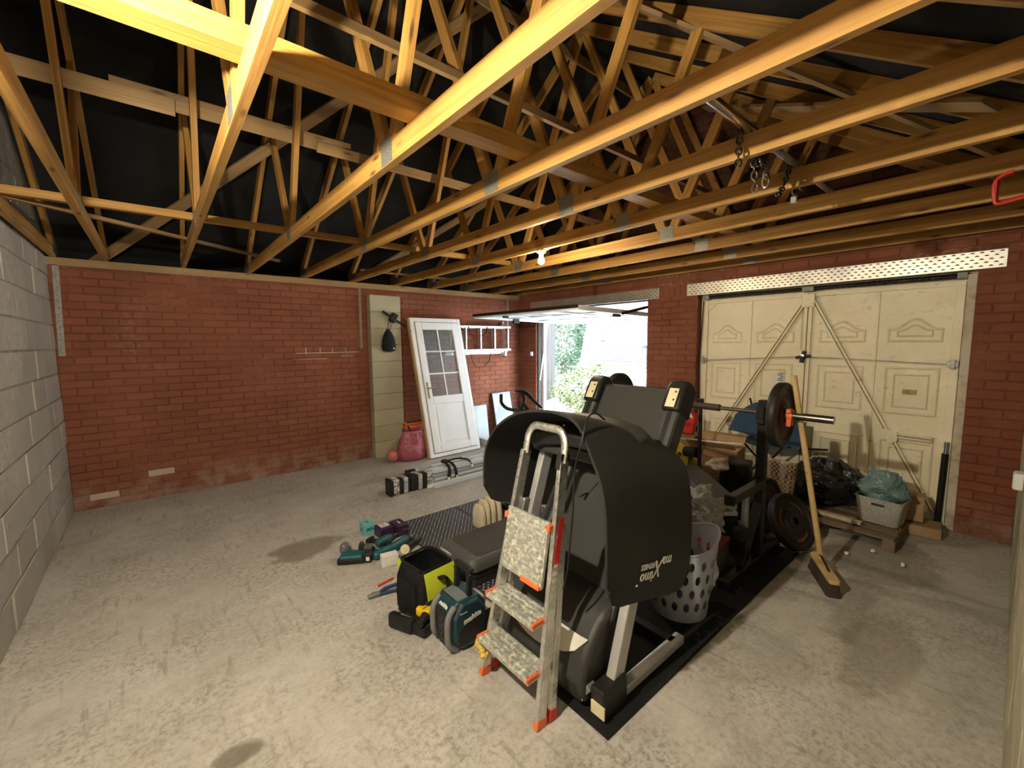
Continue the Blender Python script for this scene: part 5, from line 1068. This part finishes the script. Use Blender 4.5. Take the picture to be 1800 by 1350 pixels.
plate('large black weight plate leaning low against the rack', (3.66,1.03,0.215), (-0.22,-0.86,0.46), 0.215, 0.06)
plate('second black weight plate standing behind the low leaning one', (3.84,1.27,0.232), (-0.1,-1.0,0.12), 0.225, 0.06)
CL = thing('collar_clip', 'bright orange clip collar on the barbell end', 'clip', (BX,0.955,BZ))
MB().lathe([(0.0262,-0.016),(0.040,-0.016),(0.042,0),(0.040,0.016),(0.0262,0.016)], (BX,0.955,BZ), 18, rot('X',PI/2), cap=False).build('ring', m_orange, CL, 30); MB().box((BX-0.03,0.955,BZ+0.035), (0.05,0.03,0.03)).build('lever', m_orange, CL, bevel=0.005)
for dx in (-0.035,0.015): MB().box((BX+dx,0.955,BZ-0.045), (0.014,0.028,0.05)).build('jaw', m_orange, CL, bevel=0.004)
# ------------------------------------------------------------------ laundry basket
m_lav = M('lavender_grey_plastic', (0.42,0.45,0.55), 0.45, 0, (0.39,0.42,0.52), 4)
LB = thing('laundry_basket', 'lavender grey laundry basket with rows of oval holes', 'basket', (2.30,1.20,0.009))
bcx, bcy = 2.315, 1.215
def brad(z): return 0.158+0.055*z/0.5
def btop(a): return 0.462 - 0.040*math.cos(2*(a-0.75))
# wall built cell by cell so that each oval hole is a real opening; outer and inner skin
NC = 17; rows = [0.095,0.180,0.265,0.350]; da_ = 2*PI/NC
def bpnt(a, z, o=0.0): r = brad(z)+o; return V((bcx+r*math.cos(a), bcy+r*math.sin(a), 0.009+z))
def basket_skin(o):
    wall = MB()
    def cell(a0, a1, z0, z1, hole):
        ac, zc = (a0+a1)/2, (z0+z1)/2
        if not hole: return wall.add([bpnt(a0,z0,o),bpnt(ac,z0,o),bpnt(a1,z0,o),bpnt(a1,z1,o),bpnt(ac,z1,o),bpnt(a0,z1,o)], [(0,1,4,5),(1,2,3,4)])
        n = 16; out = []; inn = []
        for k in range(n):
            t_ = 2*PI*k/n; cx_, cz_ = math.cos(t_), math.sin(t_); m_ = max(abs(cx_), abs(cz_)); out.append(bpnt(ac+cx_/m_*(a1-a0)/2, zc+cz_/m_*(z1-z0)/2, o)); inn.append(bpnt(ac+cx_*0.0160/brad(zc), zc+cz_*0.0290, o))
        wall.add(out+inn, [(k, (k+1) % n, (k+1) % n+n, k+n) for k in range(n)])
    for r_, zc in enumerate(rows):
        for k in range(NC): a0 = (k+0.4*r_)*da_; cell(a0, a0+da_, zc-0.0425, zc+0.0425, True)
    for k in range(2*NC):
        a0 = k*da_/2; am = a0+da_/2; cell(a0, am, 0.0, 0.0525, False); wall.add([bpnt(a0,0.3925,o),bpnt(am,0.3925,o),bpnt(am,btop(am),o),bpnt(a0,btop(a0),o)], [(0,1,2,3)])
    return wall
for o_, nm in ((0.0,'basket_wall'),(-0.003,'basket_inner_wall')):
    ws = basket_skin(o_); wo = ws.build(nm, m_lav, LB, 80); sg = 1 if o_ == 0 else -1
    wo.data.normals_split_custom_set_from_vertices([tuple(V((v.x-bcx, v.y-bcy, -0.04)).normalized()) for v in ws.v])
MB().tube([bpnt(2*PI*k/48, btop(2*PI*k/48)) for k in range(48)], 0.005, 6, closed=True).build('rim', m_lav, LB, 60); MB().lathe([(0.001,0),(0.158,0),(0.158,0.004),(0.001,0.004)], (bcx,bcy,0.0095), 30).build('basket_base', m_lav, LB)
tag(MB().sph((2.31,1.22,0.085),(0.115,0.11,0.07),16,10,fn=lump(21,0.25,5)).build('crumpled_cloth', M('pink_mauve_cloth', (0.30,0.13,0.20), 0.9, 0, (0.08,0.06,0.16), 14), smooth=70), 'mauve cloth crumpled in the bottom of the laundry basket', 'cloth')
tag(MB().sph((2.36,1.27,0.20),(0.075,0.08,0.05),14,9,fn=lump(23,0.3,5)).build('crumpled_cloth', M('dark_blue_cloth', (0.03,0.035,0.07), 0.9), smooth=70), 'dark blue cloth lying higher in the laundry basket', 'cloth')
m_film = M('clear_crinkled_plastic', (0.60,0.60,0.62), 0.12, 0, (0.52,0.52,0.54), 18, 0.4, 0.6, spec=1.0, bump=0.5, bsc=40, bd=0.02); m_film.node_tree.nodes['Principled BSDF'].inputs['Alpha'].default_value = 0.5
def crumple(c, r, seed, amp=0.22, k=6, nu=30, nv=20, a2=0.06, k2=17): return MB().sph(c, r, nu, nv, fn=crinkle(seed, amp, k, a2, k2))
tag(crumple((2.50,1.14,0.20),(0.05,0.05,0.12),31,0.35,9).build('silver_wrapper', m_foil, smooth=40), 'crumpled silver wrapper beside the laundry basket', 'wrapper')
# ------------------------------------------------------------------ broom
BR = thing('broom', 'wooden broom standing with its handle against the barbell', 'broom', (3.32,0.72,0))
m_pine2 = wood_mat('broom_wood', (0.66,0.47,0.22), (0.58,0.39,0.16)); m_bristle = M('dark_bristle', (0.05,0.032,0.022), 0.9, 0, (0.03,0.02,0.014), 60, bump=0.8, bsc=150)
h0 = V((3.405,0.768,0.085)); h1 = V((3.297,0.964,1.365)); MB().tube([h0, h1], [0.0185,0.0175], 14).build('handle', m_pine2, BR, 50)
hd = (V((3.135,0.632,0)) - V((3.475,0.828,0))).normalized(); hs_ = V((-hd.y, hd.x, 0)); hc = V((3.305,0.728,0.098)); Rh = Mx((hd, hs_, V((0,0,1)))).transposed()
MB().prism([hc + Rh @ V((a, b_, -0.012)) for a, b_ in rrect(0.40,0.062,0.022,4)], (0,0,0.026)).build('head_block', m_pine2, BR, bevel=0.004)
MB().loft([[hc + Rh @ V((a, b_, z)) for a, b_ in rrect(0.39*s,0.058*s2,0.02,4)] for z, s, s2 in ((-0.012,0.97,0.9),(-0.05,1.0,1.15),(-0.096,1.02,1.45))]).build('bristles', m_bristle, BR, 40)
for p_ in ((0.02,0.0),): MB().tube(smoothpath([hc+Rh@V((-0.16,0.012,0.014)),hc+Rh@V((-0.12,0.004,0.03)),hc+Rh@V((-0.05,-0.004,0.05)),hc+Rh@V((0.02,0.0,0.03)),hc+Rh@V((0.08,0.004,0.014))],4), 0.006, 6).build('handle_stay', m_blackmet, BR, 60)
# ------------------------------------------------------------------ clutter in front of the closed door
def bag_blob(name, label, c, r, seed, mat, cat='bag', amp=0.16, k=4.5, nu=30, nv=20):
    t = thing(name, label, cat, (c[0],c[1],0)); crumple(c, r, seed, amp, k, nu, nv).build('bag_body', mat, t, 28); return t
m_bin = M('black_bin_liner', (0.010,0.010,0.011), 0.28, 0, (0.02,0.02,0.022), 6, bump=0.8, bsc=14, bd=0.03)
PLT = thing('pallet', 'low timber pallet under the clutter by the closed door', 'pallet', (4.55,1.0,0)); m_pal = wood_mat('pallet_wood', (0.22,0.16,0.10), (0.14,0.10,0.06))
for k in range(5): timber('deck_board', (4.20+0.155*k,0.50,0.092), (4.20+0.155*k,1.55,0.092), 0.10, 0.016, m_pal, PLT)
for y in (0.53,1.02,1.50): timber('bearer', (4.15,y,0.042), (4.90,y,0.042), 0.075, 0.084, m_pal, PLT)
tag(MB().beam((4.36,1.35,0.115),(4.30,0.72,0.118),0.055,0.028).build('timber_offcut', wood_mat('pale_offcut', (0.60,0.50,0.36), (0.5,0.4,0.27)), bevel=0.004), 'pale timber offcut lying along the pallet front', 'offcut')
bb = bag_blob('bin_bag', 'large shiny black bin bag slumped against the closed door', (4.70,1.07,0.30), (0.22,0.29,0.20), 41, m_bin, 'bag', 0.20, 5.5, 64, 40); MB().sph((4.56,1.24,0.27),(0.16,0.13,0.16),24,14,fn=lump(42,0.2,5)).build('bag_fold', m_bin, bb, 65)
GB = thing('storage_basket', 'light grey woven pattern plastic basket on the pallet', 'basket', (4.58,0.60,0.10))
def weave():
    m, nt, b = _mat('grey_woven_plastic'); b.inputs['Base Color'].default_value = (0.46,0.46,0.43,1); b.inputs['Roughness'].default_value = 0.5
    vec = _coord(nt, 'World', (1,1,1)); v = _n(nt, 'ShaderNodeTexVoronoi', Scale=90.0); nt.links.new(vec, v.inputs['Vector']); _bump(nt, b, v.outputs['Distance'], 0.6, 0.004)
    nt.links.new(_mix(nt, _ramp(nt, v.outputs['Distance'], 0.2, 0.6), (0.50,0.50,0.47), (0.36,0.36,0.33)), b.inputs['Base Color']); return m
m_weave = weave(); gx, gy = 4.52, 0.635; Rg = rot('Z', -0.1)
def gbp(a, b_, z): return V((gx,gy,0.102)) + Rg @ V((a,b_,z))
def grr(w, d, z, r=0.03): return [gbp(a, b_, z) for a, b_ in rrect(w, d, r, 3)]
MB().loft([grr(0.20,0.25,0), grr(0.205,0.255,0.005), grr(0.235,0.305,0.20), grr(0.245,0.315,0.202), grr(0.245,0.315,0.212), grr(0.225,0.295,0.212), grr(0.19,0.24,0.01)]).build('basket_body', m_weave, GB, 35)
MB().box(gbp(-0.1175,0,0.165), (0.010,0.085,0.016), Rg).build('hand_slot', m_black, GB, bevel=0.004)
bag_blob('carrier_bag', 'dusty teal plastic bag sitting in the grey basket', (4.53,0.64,0.385), (0.125,0.155,0.13), 51, M('dusty_teal_film', (0.17,0.28,0.29), 0.3, 0, (0.12,0.21,0.22), 9, bump=0.7, bsc=20, bd=0.02), 'bag', 0.17, 5.5, 56, 36)
tag(MB().box((4.78,0.55,0.21), (0.16,0.28,0.21), rot('Z',0.1)).build('cardboard_box', m_card, bevel=0.004), 'stained brown box standing behind the grey basket', 'box')
tag(MB().box((4.78,0.42,0.045), (0.22,0.24,0.085), rot('Z',0.1)).build('cardboard_box', m_card, bevel=0.004), 'low brown box on the floor beside the pallet', 'box')
def tribal():
    m, nt, b = _mat('brown_white_weave'); b.inputs['Roughness'].default_value = 0.85; vec = _coord(nt, 'Object', (1,1,1)); ck = _n(nt, 'ShaderNodeTexChecker', Scale=52.0); nt.links.new(vec, ck.inputs['Vector'])
    sp_ = nt.nodes.new('ShaderNodeSeparateXYZ'); nt.links.new(vec, sp_.inputs[0]); band = _ramp(nt, _noise(nt, _coord(nt, 'Object', (1,34,4)), 1.0, 2), 0.44, 0.56)
    f = _math(nt, 'MULTIPLY', _math(nt, 'ADD', ck.outputs['Fac'], band), 0.55); nt.links.new(_mix(nt, f, (0.10,0.055,0.028), (0.62,0.54,0.44)), b.inputs['Base Color']); return m
tag(MB().box((4.12,1.30,0.345), (0.06,0.28,0.42), rot('X',0.06)@rot('Y',0.12)).build('woven_panel', tribal(), bevel=0.01), 'brown and white patterned panel standing on end behind the rack', 'panel')
tag(MB().box((3.92,1.06,0.05), (0.12,0.10,0.10), rot('Z',0.3)).build('yellow_tub', M('dull_yellow_plastic', (0.55,0.43,0.06), 0.5), bevel=0.02), 'dull yellow tub on the floor below the patterned panel', 'tub')
# folding camping chair
m_navy = M('navy_canvas', (0.018,0.060,0.120), 0.8, 0, (0.012,0.045,0.095), 7, bump=0.2, bsc=80)
CC = thing('camping_chair', 'folding camping chair with navy canvas by the closed door', 'chair', (4.72,1.55,0))
MB().sheet([[(4.66+0.16*s, 1.94-0.66*t, 0.60+(0.20+0.17*math.sin(PI*min(1,t*1.15)))*s + 0.05*math.cos(PI*t)*(1-s)) for t in [k/10 for k in range(11)]] for s in (0,0.33,0.66,1.0)], 0.006).build('canvas_back', m_navy, CC, 60)
MB().sheet([[(4.60+0.26*s, 1.80-0.44*t, 0.58-0.05*math.sin(PI*t)) for t in (0,0.25,0.5,0.75,1)] for s in (0,0.5,1)], 0.006).build('canvas_seat', m_navy, CC, 60)
for a, b_ in (((4.62,1.80,0.58),(4.92,1.42,0.02)),((4.62,1.40,0.58),(4.92,1.82,0.02)),((4.92,1.84,0.98),(4.62,1.44,0.02)),((4.92,1.38,0.92),(4.62,1.82,0.02)),((4.66,1.36,0.56),(4.84,1.10,0.56))): MB().cyl(a, b_, 0.010, 8).build('frame_tube', m_blackmet, CC, 40)
# boxes, boards and bags in the left heap
def openbox(label, c, d, rz_, tilt=0.0):
    t = thing('cardboard_box', label, 'box', (c[0],c[1],c[2])); R = rot('Z',rz_) @ rot('X',tilt); w, dp_, h = d
    def q(x, y, z): return V(c) + R @ V((x,y,z))
    for cx, cy, sx, sy in ((-w/2,0,0.006,dp_),(w/2,0,0.006,dp_),(0,-dp_/2,w,0.006),(0,dp_/2,w,0.006)): MB().box(q(cx,cy,h/2), (sx,sy,h), R).build('side', m_card, t)
    MB().box(q(0,0,0.003), (w,dp_,0.006), R).build('bottom', m_card, t)
    for s, ang in ((-1,0.5),(1,-0.35)): Rf_ = R @ rot('Y', s*(PI/2-abs(ang)*1.2)); MB().box(q(s*(w/2+0.06), 0, h+0.05), (0.004,dp_*0.96,0.13), R @ rot('Y', s*1.0)).build('flap', m_card, t)
    return t
openbox('open brown cardboard box under the navy camping chair', (4.28,1.90,0.30), (0.30,0.46,0.25), 0.15); tag(MB().box((4.28,1.90,0.148), (0.32,0.50,0.295), rot('Z',0.1)).build('cardboard_box', m_card, bevel=0.004), 'closed brown cardboard box at the bottom of the heap', 'box')
tag(MB().box((3.98,1.58,0.26), (0.22,0.24,0.52), rot('Z',0.2)).build('black_crate', m_black, bevel=0.02), 'black plastic crate in the heap left of the patterned panel', 'crate')
tag(MB().box((3.92,1.74,0.545), (0.20,0.22,0.012), rot('Z',0.4)@rot('X',0.25)).build('cardboard_sheet', m_card), 'torn cardboard sheet lying on the heap', 'cardboard')
tag(crumple((3.80,1.66,0.50),(0.11,0.10,0.06),61,0.3,7).build('crumpled_paper', M('crumpled_paper', (0.55,0.50,0.43), 0.8), smooth=35), 'crumpled packing paper on top of the heap', 'paper')
for k, (lab, mt) in enumerate((('top dark flat pack board leaning in the heap', m_dark), ('middle pale grey flat pack board leaning in the heap', m_greymet), ('bottom white flat pack board leaning in the heap', m_white))):
    a = V((3.55,1.83-0.005*k,0.49-0.048*k)); b_ = V((3.05,1.29-0.005*k,0.46-0.048*k)); tag(MB().beam(a, b_, 0.20, 0.030, (0.1,0.1,1)).build('flat_pack_board', mt, bevel=0.003), lab, 'board')
tag(MB().box((3.40,1.60,0.17), (0.20,0.50,0.30), rot('Z',0.0)).build('black_storage_box', m_black, bevel=0.015), 'black storage box under the flat pack boards', 'box')
PBG = thing('plastic_bag', 'clear crinkled plastic bag lying on the red lidded carton', 'bag', (2.88,1.32,0.29)); crumple((2.89,1.33,0.385),(0.105,0.115,0.135),71,0.22,6,56,36,0.14,16).build('bag_body', m_film, PBG, 18); crumple((2.87,1.36,0.535),(0.07,0.055,0.065),72,0.3,8,30,18,0.14,14).build('bag_neck', m_film, PBG, 18)
CBX = thing('carton_box', 'grey carton with a red lid under the clear plastic bag', 'box', (2.86,1.30,0.009)); MB().box((2.87,1.32,0.105), (0.26,0.22,0.19), rot('Z',0.05)).build('box_body', M('grey_card', (0.10,0.10,0.105), 0.7), CBX, bevel=0.004); MB().box((2.87,1.32,0.213), (0.275,0.235,0.028), rot('Z',0.05)).build('lid', M('dull_red_card', (0.30,0.035,0.03), 0.5), CBX, bevel=0.004)
RBG = thing('gift_bag', 'red and white carrier bag standing behind the raised deck', 'bag', (4.50,2.34,0.58))
MB().loft([[(4.50+a*1.0, 2.34+b_, z) for a, b_ in rrect(0.10*s,0.24*s,0.015,2)] for z, s in ((0.585,0.75),(0.68,0.95),(0.80,1.1))], True, False).build('bag_body', m_red, RBG, 30); MB().prism([(4.44,2.33,0.80),(4.44,2.23,0.76),(4.44,2.29,0.90)], (0.004,0,0)).build('white_star', m_white, RBG); MB().tube(smoothpath([(4.44,2.37,0.80),(4.44,2.34,0.92),(4.44,2.30,0.94),(4.44,2.23,0.80)],4), 0.004, 5).build('handle', m_red, RBG)
tag(MB().box((4.52,2.34,0.29), (0.30,0.30,0.57), rot('Z',0.1)).build('tall_carton', M('dark_brown_card', (0.20,0.12,0.06), 0.8), bevel=0.004), 'tall dark brown carton below the red and white bag', 'box')
YBX = tag(MB().box((3.95,2.12,0.42), (0.05,0.22,0.32), rot('X',0.35)).build('yellow_sign', M('yellow_black_board', (0.70,0.52,0.03), 0.5, 0, (0.03,0.03,0.03), 9, 0.55, 0.57)), 'yellow and black warning board wedged beside the raised deck', 'sign')
TP = thing('steel_stand', 'thin black steel stand behind the raised treadmill deck', 'stand', (3.94,1.90,0)); MB().beam((3.94,1.90,0.02),(3.925,1.90,1.045),0.028,0.028,(1,0,0)).build('post', m_blackmet, TP, bevel=0.003); MB().box((3.93,1.905,1.03), (0.045,0.05,0.06)).build('post_cap', m_blackmet, TP, bevel=0.006); MB().beam((3.75,1.90,0.015),(4.15,1.90,0.015),0.05,0.03).build('base', m_blackmet, TP, bevel=0.004); MB().cyl((3.94,2.05,0.52),(3.94,1.93,0.53),0.05,14).build('roller_pad', m_blackrub, TP, 40)
tag(MB().cyl((3.85,2.28,0.64),(4.30,1.66,0.60),0.010,8).build('curtain_pole', m_white, smooth=40), 'thin white pole lying across the cardboard heap', 'pole')
# ------------------------------------------------------------------ exercise bike behind the treadmill
XB = thing('exercise_bike', 'black exercise bike standing behind the draped mat', 'exercise bike', (2.80,2.95,0.012))
MB().beam((2.45,2.80,0.05),(2.45,3.24,0.05),0.06,0.05).build('front_foot', m_blackmet, XB, bevel=0.006); MB().beam((3.35,2.72,0.05),(3.35,3.16,0.05),0.06,0.05).build('rear_foot', m_blackmet, XB, bevel=0.006); MB().beam((2.45,3.02,0.06),(3.35,2.94,0.06),0.05,0.05).build('frame_beam', m_blackmet, XB, bevel=0.005)
MB().beam((2.66,3.0,0.06),(2.58,2.98,0.99),0.05,0.07,(1,0,0)).build('front_post', m_dark, XB, bevel=0.006); MB().beam((3.10,2.96,0.06),(3.18,2.95,0.62),0.05,0.06,(1,0,0)).build('seat_post', m_dark, XB, bevel=0.006)
MB().lathe([(0.001,-0.05),(0.17,-0.05),(0.19,-0.03),(0.19,0.03),(0.17,0.05),(0.001,0.05)], (2.84,2.98,0.30), 28, rot('X',PI/2)).build('flywheel_cover', m_black, XB, 40)
MB().loft([[(3.20+a*s, 2.95+b_*s, z) for a, b_ in rrect(0.27,0.18,0.06,3)] for z, s in ((0.62,0.8),(0.66,1.0),(0.70,0.85))]).build('saddle', m_blackrub, XB, 50)
MB().tube(smoothpath([(2.58,2.98,0.98),(2.57,3.06,0.965),(2.52,3.10,0.985),(2.475,3.11,1.035),(2.463,3.10,1.085),(2.455,3.09,1.118)],5), 0.016, 9).build('handlebar', m_blackrub, XB, 60)
MB().tube(smoothpath([(2.58,2.98,0.98),(2.60,2.90,0.965),(2.58,2.86,0.99),(2.54,2.85,1.03),(2.52,2.85,1.06)],5), 0.016, 9).build('handlebar', m_blackrub, XB, 60)
MB().tube(smoothpath([(2.82,2.93,0.975),(2.72,2.92,1.045),(2.60,2.90,1.135),(2.52,2.90,1.165),(2.465,2.90,1.17)],4), [0.018,0.019,0.020,0.021,0.022,0.024,0.026,0.028,0.030,0.032,0.032,0.032,0.030,0.027,0.022,0.016,0.008], 10, flat=0.6).build('console_arm', m_black, XB, 60)
MB().tube(smoothpath([(2.58,2.93,1.13),(2.60,2.93,1.06),(2.60,2.96,0.99)],4), 0.015, 8).build('console_stem', m_black, XB, 60); MB().tube(smoothpath([(2.55,2.91,1.15),(2.53,2.93,1.08),(2.56,2.95,1.02),(2.59,2.97,0.99)],4), 0.005, 6).build('cable', m_black, XB, 60)
# ------------------------------------------------------------------ overhead bar, chains, red hook, near wall switch
PB_ = thing('overhead_pipe', 'steel pipe lying across the truss chords', 'pipe', (2.6,0.83,CH1)); MB().cyl((1.68,0.832,CH1+0.021),(2.35,0.832,CH1+0.021),0.021,14).build('pipe', m_steel, PB_, 40); MB().cyl((2.34,0.832,CH1+0.0205),(3.35,0.832,CH1+0.0205),0.0165,14).build('inner_pipe', m_galv, PB_, 40); MB().cyl((2.33,0.832,CH1+0.021),(2.36,0.832,CH1+0.021),0.026,14).build('pipe_joint', m_galv, PB_, 40)
m_link = M('dark_chain_steel', (0.10,0.095,0.085), 0.3, 0.9, (0.05,0.05,0.045), 40)
def chain(label, path, extra=None):
    t = thing('chain', label, 'chain', tuple(path[-1])); P = smoothpath(path, 5); acc = 0.0; last = V(P[0]); k = 0; pts = []
    total = sum((P[i+1]-P[i]).length for i in range(len(P)-1)); n = max(3, int(total/0.026))
    for q in range(n+1):
        tgt = total*q/n; a = 0
        for i in range(len(P)-1):
            l = (P[i+1]-P[i]).length
            if a+l >= tgt or i == len(P)-2: pts.append((P[i] + (P[i+1]-P[i])*((tgt-a)/l if l else 0), (P[i+1]-P[i]).normalized())); break
            a += l
    for q, (p_, d) in enumerate(pts):
        s = d.orthogonal().normalized(); s = Mx.Rotation(PI/2*(q % 2)+0.4, 3, d) @ s
        MB().tube([p_ + d*(math.cos(a)*0.019) + s*(math.sin(a)*0.012) for a in [2*PI*k/10 for k in range(10)]], 0.0042, 5, closed=True).build('link', m_link, t, 60)
    if extra: extra(t, V(path[-1]))
    return t
def karab(t, p): MB().tube([p + V((0,math.sin(a)*0.014,-0.03-math.cos(a)*0.03)) for a in [2*PI*k/14 for k in range(14)]], 0.005, 6, closed=True).build('snap_hook', m_steel, t, 60)
def padl(t, p): MB().box(p+V((0,0,-0.045)), (0.018,0.034,0.036)).build('padlock', m_steel, t, bevel=0.003)
chain('short chain hanging left of the long one on the overhead bar', [(2.05,0.85,2.555),(2.03,0.85,2.50),(2.01,0.845,2.42),(2.0,0.84,2.375)]); chain('long chain dropping furthest from the overhead bar', [(2.15,0.835,2.555),(2.155,0.845,2.48),(2.17,0.842,2.40),(2.185,0.84,2.31)])
chain('chain looped up beside the long one', [(2.13,0.84,2.555),(2.16,0.84,2.50),(2.205,0.84,2.43)]); chain('chain hanging with a snap hook', [(2.30,0.845,2.44),(2.26,0.84,2.44),(2.30,0.84,2.45),(2.31,0.84,2.40)], karab)
chain('chain nearest the closed door, slanting left', [(2.66,0.845,2.555),(2.62,0.845,2.49),(2.55,0.842,2.40),(2.485,0.84,2.345)]); chain('chain ending in a small padlock', [(2.70,0.84,2.555),(2.705,0.84,2.48),(2.715,0.84,2.41)], padl)
chain('last short chain on the overhead bar', [(2.82,0.84,2.555),(2.825,0.84,2.50),(2.83,0.84,2.46)])
RH = thing('storage_hook', 'red steel storage hook screwed under a truss at the right edge', 'hook', (3.31,0.11,2.40))
MB().tube(smoothpath([(3.27,0.075,2.418),(3.27,0.115,2.405),(3.27,0.135,2.37),(3.27,0.128,2.29),(3.27,0.118,2.275),(3.27,0.09,2.275),(3.27,-0.03,2.295)],5), 0.008, 8).build('hook_rod', m_red, RH, 60); MB().tube(smoothpath([(3.31,0.075,2.418),(3.31,0.12,2.40),(3.31,0.125,2.30),(3.31,0.11,2.288),(3.31,-0.03,2.31)],5), 0.008, 8).build('hook_rod', m_red, RH, 60); MB().bx(3.262,3.318,0.125,0.131,2.29,2.395).build('hook_plate', m_red, RH, bevel=0.002)
SW = thing('wall_socket', 'white socket box on the near block wall', 'socket', (3.6,-0.05,0.82)); MB().bx(3.50,3.59,YN+0.001,YN+0.036,0.79,0.88).build('socket_box', m_white, SW, bevel=0.005); MB().bx(3.505,3.585,YN+0.036,YN+0.040,0.795,0.875).build('face_plate', m_white, SW, bevel=0.003)
for k, (x, y) in enumerate(((3.86,0.72),(4.05,0.60),(3.70,0.86),(3.95,0.42))): tag(MB().sph((x,y,0.012),(0.022,0.016,0.012),8,6,fn=lump(80+k,0.3)).build('rubble_chip', m_white, smooth=40), ['pale rubble chip in front of the pallet','rubble chip right of the pale one near the pallet','rubble chip close to the leaning weight plate','rubble chip furthest right on the open floor'][k], 'rubble')
